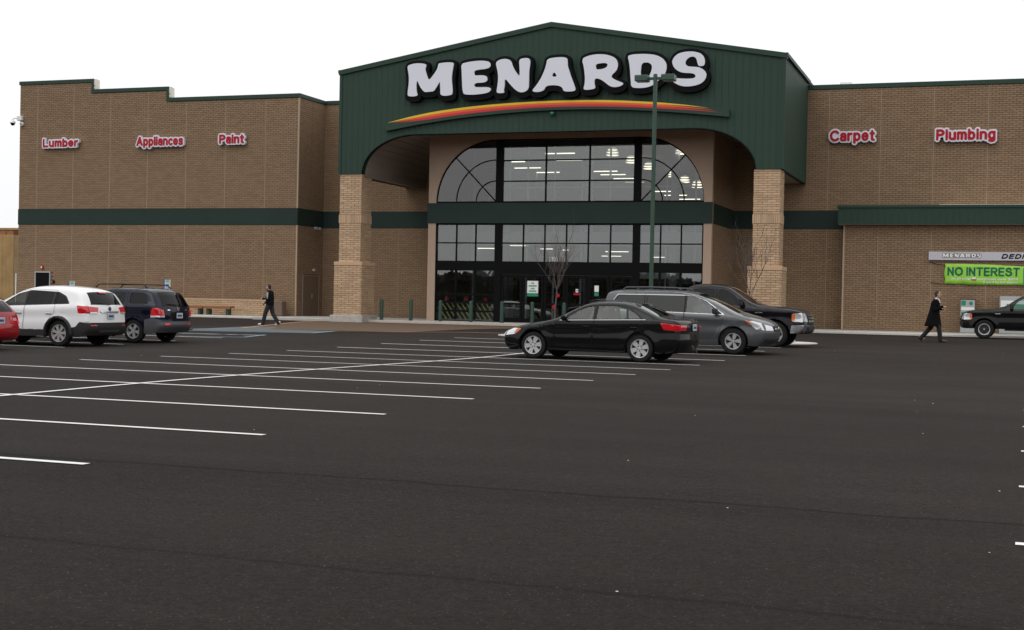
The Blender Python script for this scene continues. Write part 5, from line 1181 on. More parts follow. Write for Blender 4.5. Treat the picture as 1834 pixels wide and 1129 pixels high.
    def rims(s, R, tw):
        S = s.S; rr = S.get('rimr', R*.64); ns = S.get('spokes', 6); f = -tw/2; s.rimparts = []   # outer face is at -y in wheel-local? mirrored by rotation
        f = tw/2; mt = M[S.get('rimmat', 'rim')]
        mb = MB().lathe([(rr*1.04, f-.01), (rr*1.03, f+.006), (rr*.95, f+.004), (rr*.90, f-.03), (rr*.88, f-.09)], n=36, axis='y')
        mb.lathe([(.001, f-.005), (rr*.16, f-.008), (rr*.2, f-.03), (rr*.2, f-.07)], n=20, axis='y')
        tws = S.get('twin', 0)
        for k in range(ns):
            for dlt in ((-tws, tws) if tws else (0,)):
                a0 = 2*math.pi*k/ns+dlt; ca, sa = math.cos(a0), math.sin(a0); w0, w1 = S.get('spw', (.05, .09)); w0 *= rr/.21; w1 *= rr/.21
                def pt(r_, t_, y): return (r_*ca-t_*sa, y, r_*sa+t_*ca)
                V = [pt(rr*.15, -w0/2, f-.012), pt(rr*.15, w0/2, f-.012), pt(rr*.95, w1/2, f-.008), pt(rr*.95, -w1/2, f-.008), pt(rr*.15, -w0/2, f-.05), pt(rr*.15, w0/2, f-.05), pt(rr*.95, w1/2, f-.05), pt(rr*.95, -w1/2, f-.05)]
                mb.add(V, [(0, 1, 2, 3), (0, 4, 5, 1), (1, 5, 6, 2), (3, 2, 6, 7), (0, 3, 7, 4)])
        me = mb.mesh('rim', 35); me.materials.append(mt); s.rimparts.append(('rim', me))
        me = MB().lathe([(.001, f-.075), (rr*.95, f-.075)], n=28, axis='y').mesh('dark_backing'); me.materials.append(M['rimdark']); s.rimparts.append(('dark_backing', me))  # dark disc added behind the spokes as the wheel's inner shade
        if S.get('ring'):
            me = MB().lathe([(rr*1.05, f+.002), (rr*1.03, f+.012), (rr*.90, f+.008), (rr*.86, f-.02)], n=36, axis='y').lathe([(.001, f+.012), (rr*.12, f+.01), (rr*.14, f-.02)], n=12, axis='y').mesh('rim_ring', 40); me.materials.append(M['rim']); s.rimparts.append(('rim_ring', me))
        if S.get('lugs'):
            q = MB()
            for k in range(5): a = 2*math.pi*(k+.5)/5; q.lathe([(.001, f+.0), (.014, f-.002), (.014, f-.02)], (rr*.11*math.cos(a)*2.4, 0, rr*.11*math.sin(a)*2.4), 'y', 6)
            me = q.mesh('lug_nuts'); me.materials.append(M['rimdark']); s.rimparts.append(('lug_nuts', me))
    def endx(s, y, z, rear):
        """x of the body skin at lateral y, height z on the front or rear end"""
        half = s.T[:, 4] > (len(s.S['top'])-1)*.5; ii = [i for i in range(s.nrib) if half[i] == rear]
        px, pz = [], []
        for i in ii:
            if s.ye[i] < .05: continue
            t = 1-min(abs(y), s.ye[i])/s.ye[i]; q = s.rib(i, t); px.append(q[0]); pz.append(q[2])
        best = None
        for k in range(len(px)-1):
            a, b_ = pz[k], pz[k+1]
            if (a-z)*(b_-z) <= 0 and a != b_:
                x = px[k]+(px[k+1]-px[k])*(z-a)/(b_-a); best = x if best is None else (max(best, x) if rear else min(best, x))
        return best if best is not None else (max(px) if rear else min(px))
    def patch(s, nm, rear, quad, mname, off=.012, mirror=True, thick=.03):
        """panel following the end skin: quad = 4 corners (y, z)"""
        for side in ((1, -1) if mirror else (1,)):
            n, m_ = 7, 4; V = []; q = [np.array(c) for c in quad]; out = []
            for lay in (off, off-thick):
                for j in range(m_+1):
                    for i in range(n+1):
                        u, v = i/n, j/m_; p = (1-v)*((1-u)*q[0]+u*q[1])+v*((1-u)*q[3]+u*q[2]); x = s.endx(p[0], p[1], rear)
                        V.append(s.W3(x+(lay if rear else -lay), side*p[0], p[1]))
            K = (n+1)*(m_+1); F = [(j*(n+1)+i, j*(n+1)+i+1, (j+1)*(n+1)+i+1, (j+1)*(n+1)+i) for j in range(m_) for i in range(n)]
            ring = [i for i in range(n+1)]+[j*(n+1)+n for j in range(1, m_+1)]+[m_*(n+1)+i for i in range(n-1, -1, -1)]+[j*(n+1) for j in range(m_-1, 0, -1)]
            F += [(a, c, c+K, a+K) for a, c in zip(ring, ring[1:]+ring[:1])]
            part(nm, MB().add(V, F), M[mname] if mname in M else s.paint, s.root, smooth=35)
def weld(o):
    bm = bmesh.new(); bm.from_mesh(o.data); bmesh.ops.remove_doubles(bm, verts=bm.verts, dist=2e-4); bm.to_mesh(o.data); bm.free(); o.data.shade_smooth()
def rack(x0, x1, yy, z0, z1, m_='plastic', cross=()):
    def f(s):
        for sd in (1, -1):
            X = [s.L/2-x for x in (x0, x0+.12, x1-.12, x1)]; part('roof_rail', MB().tube([(X[0], sd*yy, z0), (X[1], sd*yy, z1), ((X[1]+X[2])/2, sd*yy, z1+.01), (X[2], sd*yy, z1), (X[3], sd*yy, z0)], .022, 7), M[m_], s.root, smooth=True)
        for c in cross: part('cross_bar', MB().tube([(s.L/2-c, -yy, z1), (s.L/2-c, yy, z1)], .018, 6), M[m_], s.root)
    return f
def plate(rear, z, mname='plate'):
    def f(s):
        x = s.endx(0, z, rear); X = s.L/2-x+(-.02 if rear else .02); a, c = sorted((X, X+(-.012 if rear else .012))); o = part('number_plate', MB().bbox(a, c, -.155, .155, z-.08, z+.08, .004), M[mname], s.root)
        part('plate_print', MB().box((a if rear else c)-.002, (a if rear else c)+.002, -.11, .11, z-.03, z+.025), M['platedk'], o)
    return f
def emblem(rear, y, z, r, mname='chrome'):
    def f(s):
        x = s.endx(y, z, rear); X = s.L/2-x+(-.012 if rear else .012); part('emblem', MB().lathe([(.001, -.012), (r, -.008), (r, .008), (.001, .012)], (X, y, z), 'x', 14), M[mname], s.root)
    return f
def wiper(z, y0, y1):
    def f(s):
        pts = [(s.L/2-s.endx(y, z+dz, True)-.03, y, z+dz) for y, dz in zip(np.linspace(y0, y1, 5), (0, .015, .03, .04, .045))]; part('wiper', MB().tube(pts, .014, 5), M['plastic'], s.root)
    return f
def place(px, py, S, wheel, side_dir, extra_rot=0.):
    """stand a car on the tyre contact seen at a pixel: wheel = x of that axle, side_dir = +1 faces +X, -1 faces -X (near side to the viewer)"""
    P = gnd(px, py); return P
def put(name, label, S, face, axle, X, ynear, rot=0.):
    """face: -1 nose towards -X, +1 nose towards +X; axle: index of the wheel whose X is given; ynear: Y of the near flank"""
    h = (math.pi if face < 0 else 0)+SPH+rot; W = S['W']/2; lx = S['L']/2-S['wheels'][axle]
    c, sn = math.cos(h), math.sin(h); cy = ynear+W; cx = X-lx*c; cy2 = cy-lx*sn*0
    return Car(name, label, S, (cx, cy2, gz(cx, cy2)), h)
# --- black four-door sedan
sedan = dict(L=4.70, W=1.83, paint='p_black', R=.33, Ra=.385, wheels=(.93, 3.66), sill=.21, tumble=.20, belt=((1.3, .93), (4.2, 1.0)), round=.085, rimr=.215, spokes=6, spw=(.07, .115), lugs=1,
  top=[(.22, .20, -.12, 0), (.10, .34, -.13, 0), (.08, .56, -.16, 0), (.20, .68, -.14, .02), (.55, .79, -.04, .05), (1.42, .93, .0, .055), (2.02, 1.27, 0, .06), (2.32, 1.375, 0, .065), (2.85, 1.41, 0, .065), (3.35, 1.37, 0, .065), (3.78, 1.19, 0, .06), (4.16, 1.035, 0, .04), (4.50, 1.01, .06, .03), (4.63, .93, .08, .01), (4.61, .70, .09, 0), (4.63, .46, .09, 0), (4.52, .24, .06, 0)],
  zones=[(3.6, 4.6, 'hood', None, .04), (5.05, 6.75, 'windshield', 'clear', .06), (9.3, 10.85, 'rear_window', 'clear', .08)],
  side=[('door', [(1.52, .33), (2.42, .33), (2.50, .97), (2.52, 1.33), (2.10, 1.25), (1.58, .96), (1.46, .8)], None), ('door', [(2.43, .33), (3.24, .33), (3.40, .62), (3.62, .80), (3.72, 1.0), (3.36, 1.29), (2.95, 1.345), (2.53, 1.335), (2.51, .97)], None),
    ('trim', [(1.62, .955), (3.74, 1.02), (3.40, 1.265), (3.0, 1.335), (2.45, 1.325), (2.10, 1.235)], 'plastic'),
    ('window', [(1.76, .985), (2.46, .995), (2.46, 1.30), (2.30, 1.295), (2.12, 1.215)], 'clear'), ('window', [(2.56, 1.0), (3.32, 1.02), (3.28, 1.25), (2.98, 1.315), (2.56, 1.31)], 'clear'), ('window', [(3.36, 1.025), (3.66, 1.035), (3.50, 1.165), (3.33, 1.24)], 'clear'),
    ('belt_moulding', [(1.62, .945), (3.80, 1.005), (3.80, 1.02), (1.62, .96)], 'dimchrome'), ('side_moulding', [(1.05+.35, .50), (3.24, .53), (3.24, .56), (1.40, .53)], 'p_black'),
    ('headlight', [(.16, .55), (.42, .585), (.60, .72), (.40, .735), (.22, .66)], 'lampclear'), ('turn_signal', [(.40, .60), (.50, .62), (.62, .725), (.52, .735)], 'amber'),
    ('tail_light', [(4.24, .78), (4.64, .76), (4.66, .90), (4.16, .945)], 'tail')],
  patches=[('tail_light', True, [(.50, .77), (.80, .77), (.80, .90), (.50, .89)], 'tail'), ('headlight', False, [(.42, .54), (.74, .54), (.72, .68), (.44, .64)], 'lampclear'), ('grille', False, [(-.36, .50), (.36, .50), (.40, .62), (-.40, .62)], 'chrome', .01, False), ('lower_intake', False, [(-.55, .27), (.55, .27), (.6, .38), (-.6, .38)], 'plastic', .008, False)],
  extra=[plate(True, .84), lambda s: part('exhaust_tip', MB().tube([(-2.1, -.5, .25), (-2.30, -.5, .25)], .035, 10), M['chrome'], s.root)], cabin=(1.45, 3.9), seats=(2.35, 3.3), mirror=(1.80, .97), mirrormat='p_black')
# --- grey minivan
van = dict(L=4.80, W=1.93, cat='minivan', paint='p_grey', R=.355, Ra=.41, wheels=(.97, 3.85), sill=.24, tumble=.17, belt=((.8, 1.02), (4.7, 1.10)), round=.09, rimr=.215, spokes=5, twin=.16, spw=(.04, .055), lugs=1,
  top=[(.26, .23, -.16, 0), (.12, .40, -.17, 0), (.10, .68, -.18, 0), (.17, .84, -.15, .02), (.46, .955, -.05, .05), (.92, 1.06, 0, .06), (1.60, 1.40, 0, .06), (2.05, 1.59, 0, .05), (2.65, 1.665, 0, .05), (3.9, 1.67, 0, .05), (4.58, 1.64, .10, .05), (4.66, 1.55, .05, 0), (4.73, 1.12, .05, 0), (4.73, .70, .06, 0), (4.75, .45, .06, 0), (4.62, .27, .04, 0)],
  zones=[(3.6, 4.7, 'hood', None, .04), (4.95, 7.0, 'windshield', 'clear', .05), (10.6, 11.85, 'rear_window', 'tint', .10), (12, 13.4, 'tailgate', None, .12)],
  side=[('door', [(1.42, .40), (2.28, .40), (2.34, 1.05), (2.34, 1.60), (1.95, 1.51), (1.22, 1.08)], None), ('door', [(2.30, .40), (3.34, .40), (3.50, .72), (3.52, 1.08), (3.50, 1.61), (2.36, 1.605), (2.35, 1.05)], None),
    ('chrome_surround', [(1.20, 1.055), (4.61, 1.14), (4.30, 1.577), (2.15, 1.577), (1.75, 1.437)], 'dimchrome'), ('trim', [(1.27, 1.073), (4.585, 1.155), (4.29, 1.562), (2.16, 1.562), (1.77, 1.42)], 'plastic'),
    ('window', [(1.36, 1.078), (2.30, 1.10), (2.30, 1.558), (2.17, 1.558), (1.78, 1.42)], 'clear'), ('window', [(2.35, 1.10), (3.42, 1.13), (3.42, 1.558), (2.35, 1.558)], 'tint'), ('window', [(3.46, 1.13), (4.56, 1.155), (4.28, 1.558), (3.46, 1.558)], 'tint'),
    ('side_moulding', [(1.42, .56), (3.36, .575), (3.36, .60), (1.42, .585)], 'p_grey'), ('crease_shade', [(1.4, .88), (3.7, .92), (3.7, .932), (1.4, .89)], 'plastic'),  # crease strip is dark colour for the shade along the fold
    ('headlight', [(.14, .66), (.36, .69), (.60, .90), (.45, .915), (.24, .86)], 'lampclear'), ('turn_signal', [(.44, .775), (.52, .81), (.66, .925), (.58, .93)], 'amber'), ('tail_light', [(4.60, .95), (4.72, .95), (4.70, 1.35), (4.62, 1.35)], 'tail')],
  patches=[('headlight', False, [(.46, .66), (.78, .66), (.76, .82), (.48, .77)], 'lampclear'), ('grille', False, [(-.40, .62), (.40, .62), (.43, .78), (-.43, .78)], 'plastic', .012, False), ('grille_bar', False, [(-.38, .69), (.38, .69), (.40, .72), (-.40, .72)], 'chrome', .03, False), ('lower_intake', False, [(-.6, .30), (.6, .30), (.62, .42), (-.62, .42)], 'plastic', .008, False), ('fog_lamp_recess', False, [(.64, .33), (.76, .34), (.76, .43), (.66, .43)], 'plastic'), ('tail_light', True, [(.70, .95), (.86, .95), (.84, 1.35), (.70, 1.35)], 'tail')],
  extra=[rack(2.5, 4.2, .62, 1.70, 1.765, 'greyplastic'), emblem(False, 0, .705, .05), plate(True, .85)], cabin=(1.05, 4.5), seats=(1.95, 2.95, 3.8), mirror=(1.46, 1.09), mirrormat='plastic', mw=.22, mh=.16, handlemat='p_grey')
# --- full-size pickups
def truck(pt, **kw):
    d = dict(L=5.89, W=2.0, cat='pickup truck', paint=pt, R=.395, Ra=.47, wheels=(.98, 4.60), sill=.42, tumble=.13, belt=((1.2, 1.17), (5.5, 1.20)), round=.07, rimr=.25, spokes=6, spw=(.06, .09), lugs=1, tw=.26,
      top=[(.20, .42, -.10, 0), (.08, .52, -.10, 0), (.07, .72, -.12, 0), (.12, .95, -.10, 0), (.20, 1.12, -.07, .02), (.75, 1.18, 0, .05), (1.62, 1.24, 0, .05), (2.22, 1.66, 0, .05), (2.52, 1.84, 0, .05), (3.1, 1.885, 0, .05), (3.62, 1.86, 0, .05), (3.80, 1.74, 0, .04), (3.95, 1.28, 0, .0), (4.1, 1.22, 0, .0), (5.70, 1.24, 0, 0), (5.84, 1.20, .02, 0), (5.85, .80, .02, 0), (5.83, .55, .04, 0), (5.72, .44, .02, 0)],
      zones=[(4.3, 5.8, 'hood', None, .04), (6.05, 7.8, 'windshield', 'clear', .05), (10.9, 11.75, 'rear_window', 'tint', .12), (13.0, 14.6, 'bed_cover', 'plastic', .10), (15.1, 16.4, 'tailgate', None, .08)],
      side=[('door', [(1.72, .52), (2.78, .52), (2.80, 1.18), (2.80, 1.80), (2.50, 1.78), (2.14, 1.56), (1.70, 1.24)], None), ('door', [(2.80, .52), (3.60, .52), (3.66, 1.18), (3.64, 1.80), (2.82, 1.81), (2.82, 1.18)], None),
        ('window', [(1.98, 1.25), (2.74, 1.26), (2.74, 1.75), (2.52, 1.74), (2.24, 1.57)], 'tint'), ('window', [(2.88, 1.26), (3.56, 1.27), (3.56, 1.74), (2.88, 1.755)], 'tint'),
        ('headlight', [(.12, .78), (.44, .80), (.44, 1.04), (.16, 1.06)], 'lampclear'), ('turn_signal', [(.36, .81), (.46, .82), (.46, 1.03), (.36, 1.03)], 'amber'), ('front_bumper', [(.06, .44), (.50, .44), (.46, .68), (.06, .70)], 'bumper'), ('tail_light', [(5.68, .80), (5.84, .80), (5.84, 1.18), (5.68, 1.18)], 'tail')],
      patches=[('grille', False, [(-.52, .74), (.52, .74), (.54, 1.08), (-.54, 1.08)], 'plastic', .02, False), ('headlight', False, [(.58, .78), (.86, .80), (.86, 1.04), (.60, 1.06)], 'lampclear'), ('front_bumper', False, [(-.84, .47), (.84, .47), (.85, .70), (-.85, .70)], 'bumper', .04, False, .06), ('lower_valance', False, [(-.8, .43), (.8, .43), (.8, .50), (-.8, .50)], 'plastic', .06, False), ('fog_lamp', False, [(.60, .54), (.72, .54), (.72, .63), (.60, .63)], 'plastic', .05)]
        +[('grille_bar', False, [(-.50, z), (.50, z), (.51, z+.045), (-.51, z+.045)], 'chrome', .045, False) for z in (.79, .88, .97)],
      extra=[emblem(False, 0, .92, .09, 'platedk'), lambda s: [part('door_badge', MB().box(s.L/2-1.58, s.L/2-1.36, sd*1.0-.012, sd*1.0+.012, 1.035, 1.065), M['chrome'], s.root) for sd in (1, -1)]], cabin=(1.75, 3.75), seats=(2.6, 3.3), mirror=(2.02, 1.26), mirrormat='plastic', mw=.26, mh=.24, handlemat='p_char', flare=None)
    d.update(kw); return d
# --- white crossover SUV
wsuv = dict(L=4.67, W=1.885, cat='suv', paint='p_white', R=.365, Ra=.42, wheels=(.93, 3.63), sill=.27, tumble=.19, belt=((1.2, 1.03), (4.4, 1.14)), round=.10, rimr=.235, spokes=7, spw=(.05, .085), flare='plastic', rtaper=(.7, .12),
  top=[(.22, .26, -.14, 0), (.10, .42, -.15, 0), (.09, .66, -.16, 0), (.22, .86, -.14, .02), (.55, .96, -.05, .05), (1.32, 1.08, 0, .06), (1.98, 1.45, 0, .06), (2.35, 1.60, 0, .06), (2.95, 1.655, 0, .055), (3.75, 1.62, 0, .06), (4.22, 1.545, .06, .05), (4.36, 1.40, .09, 0), (4.50, 1.15, .10, 0), (4.56, .98, .09, 0), (4.57, .72, .10, 0), (4.60, .50, .09, 0), (4.50, .32, .06, 0)],
  zones=[(3.6, 4.7, 'hood', None, .04), (5.05, 6.8, 'windshield', 'clear', .05), (10.35, 12.0, 'rear_window', 'tint', .12), (12.2, 14.2, 'tailgate', None, .12), (14.2, 16.5, 'rear_bumper', 'plastic', 0)],
  side=[('door', [(1.45, .46), (2.40, .46), (2.46, 1.06), (2.48, 1.58), (2.10, 1.48), (1.48, 1.10)], None), ('door', [(2.42, .46), (3.14, .46), (3.28, .74), (3.48, .94), (3.50, 1.12), (3.46, 1.56), (2.50, 1.59), (2.48, 1.06)], None),
    ('trim', [(1.55, 1.085), (3.98, 1.185), (3.80, 1.40), (3.52, 1.515), (2.55, 1.555), (2.12, 1.45)], 'plastic'),
    ('window', [(1.70, 1.115), (2.40, 1.14), (2.40, 1.525), (2.16, 1.44)], 'tint2'), ('window', [(2.50, 1.145), (3.36, 1.175), (3.36, 1.505), (2.52, 1.535)], 'tint'), ('window', [(3.42, 1.18), (3.92, 1.20), (3.76, 1.385), (3.50, 1.485), (3.42, 1.495)], 'tint'),
    ('sill_cladding', [(1.33, .24), (3.22, .24), (3.20, .455), (1.36, .455)], 'plastic'), ('rear_cladding', [(4.03, .26), (4.62, .26), (4.62, .66), (4.32, .70), (4.20, .56), (4.05, .53)], 'plastic'), ('front_cladding', [(.05, .24), (.52, .24), (.50, .42), (.08, .46)], 'plastic'),
    ('tail_light', [(4.27, .93), (4.62, .93), (4.56, 1.12), (4.23, 1.16)], 'tail'), ('headlight', [(.12, .70), (.5, .74), (.72, .92), (.40, .93), (.2, .86)], 'lampclear'), ('fuel_flap', [(3.72, .93), (3.88, .93), (3.88, 1.08), (3.72, 1.08)], None)],
  patches=[('tail_light', True, [(.52, .95), (.80, .94), (.80, 1.13), (.46, 1.10)], 'tail', .016), ('reverse_lamp', True, [(.54, .935), (.78, .93), (.78, .965), (.55, .975)], 'lampclear', .022), ('garnish', True, [(-.36, .955), (.36, .955), (.42, .995), (-.42, .995)], 'chrome', .025, False), ('brake_lamp', True, [(-.16, 1.50), (.16, 1.50), (.16, 1.535), (-.16, 1.535)], 'tail', .03, False), ('rear_reflector', True, [(.55, .585), (.76, .585), (.76, .615), (.56, .615)], 'tail'), ('diffuser', True, [(-.42, .40), (.42, .40), (.46, .47), (-.46, .47)], 'greyplastic', .014, False),
    ('grille', False, [(-.45, .66), (.45, .66), (.48, .80), (-.48, .80)], 'plastic', .012, False), ('headlight', False, [(.52, .68), (.76, .70), (.74, .84), (.54, .82)], 'lampclear')],
  extra=[plate(True, .86), emblem(True, 0, 1.06, .06, 'platedk'), wiper(1.18, -.05, .42), lambda s: part('antenna', MB().tube([(-1.75, 0, 1.66), (-1.92, 0, 1.86)], .007, 4), M['plastic'], s.root)], cabin=(1.4, 4.1), seats=(2.2, 3.1), mirror=(1.72, 1.10), mirrormat='plastic', handlemat='chrome')
M['tint2'] = glassmat('light_tint_glass', (.34, .40, .37), 1.1, 1.5)
# --- dark blue older SUV
nsuv = dict(L=4.50, W=1.845, cat='suv', paint='p_navy', R=.35, Ra=.40, wheels=(.86, 3.48), sill=.28, tumble=.15, belt=((1.2, 1.08), (4.3, 1.12)), round=.10, rimr=.215, spokes=5, spw=(.06, .10), flare=None, rtaper=(.8, .13),
  top=[(.22, .28, -.14, 0), (.10, .42, -.15, 0), (.09, .66, -.16, 0), (.22, .88, -.12, .02), (.55, .98, -.04, .05), (1.30, 1.10, 0, .06), (1.92, 1.45, 0, .05), (2.25, 1.58, 0, .05), (2.85, 1.625, 0, .05), (3.75, 1.60, .04, .05), (4.05, 1.53, .10, .03), (4.20, 1.30, .10, 0), (4.32, 1.08, .10, 0), (4.38, .88, .10, 0), (4.36, .66, .12, 0), (4.42, .52, .12, 0), (4.30, .32, .06, 0)],
  zones=[(3.6, 4.7, 'hood', None, .04), (5.05, 6.8, 'windshield', 'clear', .05), (10.1, 11.9, 'rear_window', 'tint', .12), (12, 14.0, 'tailgate', None, .12), (14.1, 16.5, 'rear_bumper', 'greyplastic', 0)],
  side=[('door', [(1.45, .46), (2.32, .46), (2.38, 1.10), (2.40, 1.55), (2.06, 1.46), (1.48, 1.12)], None), ('door', [(2.34, .46), (3.0, .46), (3.12, .74), (3.22, .94), (3.24, 1.12), (3.20, 1.55), (2.42, 1.56), (2.40, 1.10)], None),
    ('window', [(1.68, 1.14), (2.32, 1.145), (2.32, 1.50), (2.10, 1.42)], 'tint2'), ('window', [(2.44, 1.15), (3.14, 1.16), (3.12, 1.49), (2.46, 1.505)], 'tint'), ('window', [(3.32, 1.165), (3.98, 1.18), (3.86, 1.47), (3.32, 1.495)], 'tint'),
    ('lower_cladding', [(1.26, .24), (3.08, .24), (3.06, .50), (1.28, .50)], 'greyplastic'), ('rear_cladding', [(3.86, .28), (4.48, .28), (4.48, .68), (4.12, .76), (3.88, .70), (3.90, .5)], 'greyplastic'), ('front_cladding', [(.05, .26), (.46, .26), (.46, .62), (.05, .62)], 'greyplastic'),
    ('tail_light', [(4.08, .82), (4.42, .82), (4.40, .98), (4.30, 1.06), (4.16, 1.06), (4.08, .96)], 'tail'), ('reverse_lamp', [(4.08, .775), (4.44, .775), (4.43, .825), (4.08, .825)], 'lampclear'), ('headlight', [(.12, .70), (.45, .72), (.62, .90), (.2, .88)], 'lampclear')],
  patches=[('tail_light', True, [(.64, .83), (.78, .83), (.78, 1.02), (.66, 1.0)], 'tail', .016), ('reverse_lamp', True, [(.64, .78), (.78, .78), (.78, .822), (.64, .822)], 'lampclear', .018), ('plate_recess', True, [(-.42, .70), (.42, .70), (.38, .93), (-.38, .93)], 'p_black', .006, False), ('rear_reflector', True, [(.46, .53), (.64, .53), (.64, .60), (.46, .60)], 'tail'), ('badge', True, [(.40, .98), (.50, .98), (.50, 1.015), (.40, 1.015)], 'chrome'),
    ('grille', False, [(-.45, .68), (.45, .68), (.48, .80), (-.48, .80)], 'plastic', .012, False)],
  extra=[rack(1.9, 3.75, .60, 1.64, 1.745, 'plastic', (2.5, 3.3)), plate(True, .83), emblem(True, 0, 1.02, .06), wiper(1.14, -.02, .4)], cabin=(1.4, 3.9), seats=(2.2, 3.0), mirror=(1.70, 1.13), mirrormat='plastic', handlemat='p_navy')
# --- red hatchback / wagon
redc = dict(L=4.3, W=1.70, paint='p_red', R=.30, Ra=.35, wheels=(.82, 3.33), sill=.22, tumble=.20, belt=((1.2, .88), (4.0, .93)), round=.07, rimr=.18, spokes=6,
  top=[(.2, .22, -.1, 0), (.09, .36, -.12, 0), (.08, .56, -.14, 0), (.22, .68, -.1, .02), (.55, .77, -.03, .04), (1.3, .88, 0, .05), (1.95, 1.22, 0, .05), (2.3, 1.31, 0, .05), (2.9, 1.34, 0, .05), (3.6, 1.31, 0, .05), (3.86, 1.22, .06, .03), (4.10, .95, .06, 0), (4.16, .72, .06, 0), (4.22, .56, .07, 0), (4.22, .36, .07, 0), (4.1, .24, .04, 0)],
  zones=[(3.6, 4.7, 'hood', None, .04), (5.05, 6.7, 'windshield', 'clear', .05), (9.8, 11.0, 'rear_window', 'tint', .06), (11.2, 12.5, 'tailgate', None, .1), (12.55, 15.3, 'rear_bumper', None, 0)],
  side=[('door', [(1.4, .36), (2.3, .36), (2.36, .9), (2.36, 1.27), (2.05, 1.2), (1.45, .92)], None), ('door', [(2.32, .36), (2.95, .36), (3.1, .62), (3.2, .92), (3.16, 1.27), (2.38, 1.28), (2.38, .9)], None), ('window', [(1.65, .93), (2.3, .94), (2.3, 1.24), (2.08, 1.18)], 'clear'), ('window', [(2.42, .95), (3.1, .96), (3.1, 1.24), (2.44, 1.25)], 'clear'), ('window', [(3.2, .965), (3.98, .975), (3.80, 1.20), (3.2, 1.24)], 'tint'),
    ('tail_light', [(4.02, .66), (4.2, .66), (4.14, .86), (4.0, .86)], 'tail'), ('turn_signal', [(4.05, .76), (4.12, .76), (4.1, .83), (4.04, .83)], 'amber'), ('bumper_strip', [(3.72, .50), (4.3, .50), (4.3, .525), (3.72, .525)], 'p_red'), ('headlight', [(.1, .56), (.4, .58), (.5, .70), (.2, .68)], 'lampclear')],
  patches=[('tail_light', True, [(.40, .68), (.76, .67), (.74, .85), (.40, .85)], 'tail'), ('reverse_lamp', True, [(.52, .75), (.64, .75), (.64, .82), (.52, .82)], 'lampclear', .02)], extra=[plate(True, .76)], cabin=(1.3, 3.8), seats=(2.2, 2.95), mirror=(1.72, .93), mirrormat='plastic')
silv = dict(redc); silv.update(paint='p_silver', cat='car')
def W_(px, py): P = gnd(px, py); return P[0], P[1]-.03
put('black_sedan', 'black four-door sedan parked across the stalls with red tail light', sedan, -1, 1, -7.78, 31.75, rad(-3.5))
put('grey_minivan', 'grey minivan with dark windows and roof rails parked nose out beyond the sedan', van, 1, 0, -6.55, 37.05, rad(-2))
put('pickup_truck', 'dark pickup with chrome grille and bumper parked beside the grey minivan', truck('p_char'), 1, 0, -6.32, 42.6)
tun = truck('p_black', L=5.81, rimmat='rimdark', ring=1, spokes=5, spw=(.05, .06), wheels=(.95, 4.65), rimr=.23)
tun['side'] = [(a, b_, ('clear' if a == 'window' else ('p_black' if a == 'front_bumper' else m_))) for a, b_, m_ in tun['side']]
tun['patches'] = [p if p[3] not in ('chrome', 'bumper') else (p[0], p[1], p[2], 'plastic', *p[4:]) for p in tun['patches']]
put('pickup_truck', 'black pickup in front of the tank exchange kiosk under the lime banner', tun, -1, 0, -.35, 60.6)
put('white_suv', 'white crossover SUV with black lower cladding seen from behind', wsuv, -1, 1, *W_(107, 621))
put('dark_blue_suv', 'dark blue SUV with roof rails and grey bumper beside the white SUV', nsuv, -1, 1, *W_(240, 615))
put('red_hatchback', 'red hatchback with its rear end next to the white SUV', redc, -1, 1, *W_(-90, 627))
put('silver_car', 'silver car mostly hidden beyond the nose of the white SUV', silv, 1, 0, -29.42, 35.6)
# ------------------------------------------------------------------ people
M['skin'] = mat('skin', (.48, .27, .20), .55); M['hair'] = mat('hair_dark', (.018, .013, .010), .7); M['beard'] = mat('beard', (.05, .03, .022), .8)
M['jeans'] = mat('dark_jeans', (.012, .014, .023), .85, noise=.1, nscale=20); M['jacket'] = mat('black_jacket', (.005, .005, .006), .8, spec=.15); M['coat'] = mat('black_wool_coat', (.006, .006, .007), .95, spec=.1); M['trousers'] = mat('dark_trousers', (.007, .007, .010), .85)
M['shoewhite'] = mat('white_sneaker', (.62, .62, .60), .6); M['shoebrown'] = mat('brown_shoe', (.06, .025, .016), .4); M['shirt'] = mat('white_shirt', (.7, .7, .7), .7)
def loft(mb, rings, n=16):
    """rings: (cx, cy, cz, rx, ry) stacked ellipses, capped"""
    V = []; F = []
    for cx, cy, cz, rx, ry in rings: V += [(cx+rx*math.cos(2*math.pi*k/n), cy+ry*math.sin(2*math.pi*k/n), cz) for k in range(n)]
    m = len(rings); F = [(i*n+k, i*n+(k+1) % n, (i+1)*n+(k+1) % n, (i+1)*n+k) for i in range(m-1) for k in range(n)]+[tuple(range(n))[::-1], tuple((m-1)*n+k for k in range(n))]
    return mb.add(V, F)
def ball(mb, c, r, n=12):
    r = r if hasattr(r, '__len__') else (r, r, r); return loft(mb, [(c[0], c[1], c[2]+r[2]*math.cos(t), r[0]*max(.03, math.sin(t)), r[1]*max(.03, math.sin(t))) for t in np.linspace(math.pi, 0, 9)], n)
def limb(mb, pts, rs, n=12):
    mb.tube(pts, rs, n)
    for p, r in zip(pts, rs): ball(mb, p, r*.99)
    return mb
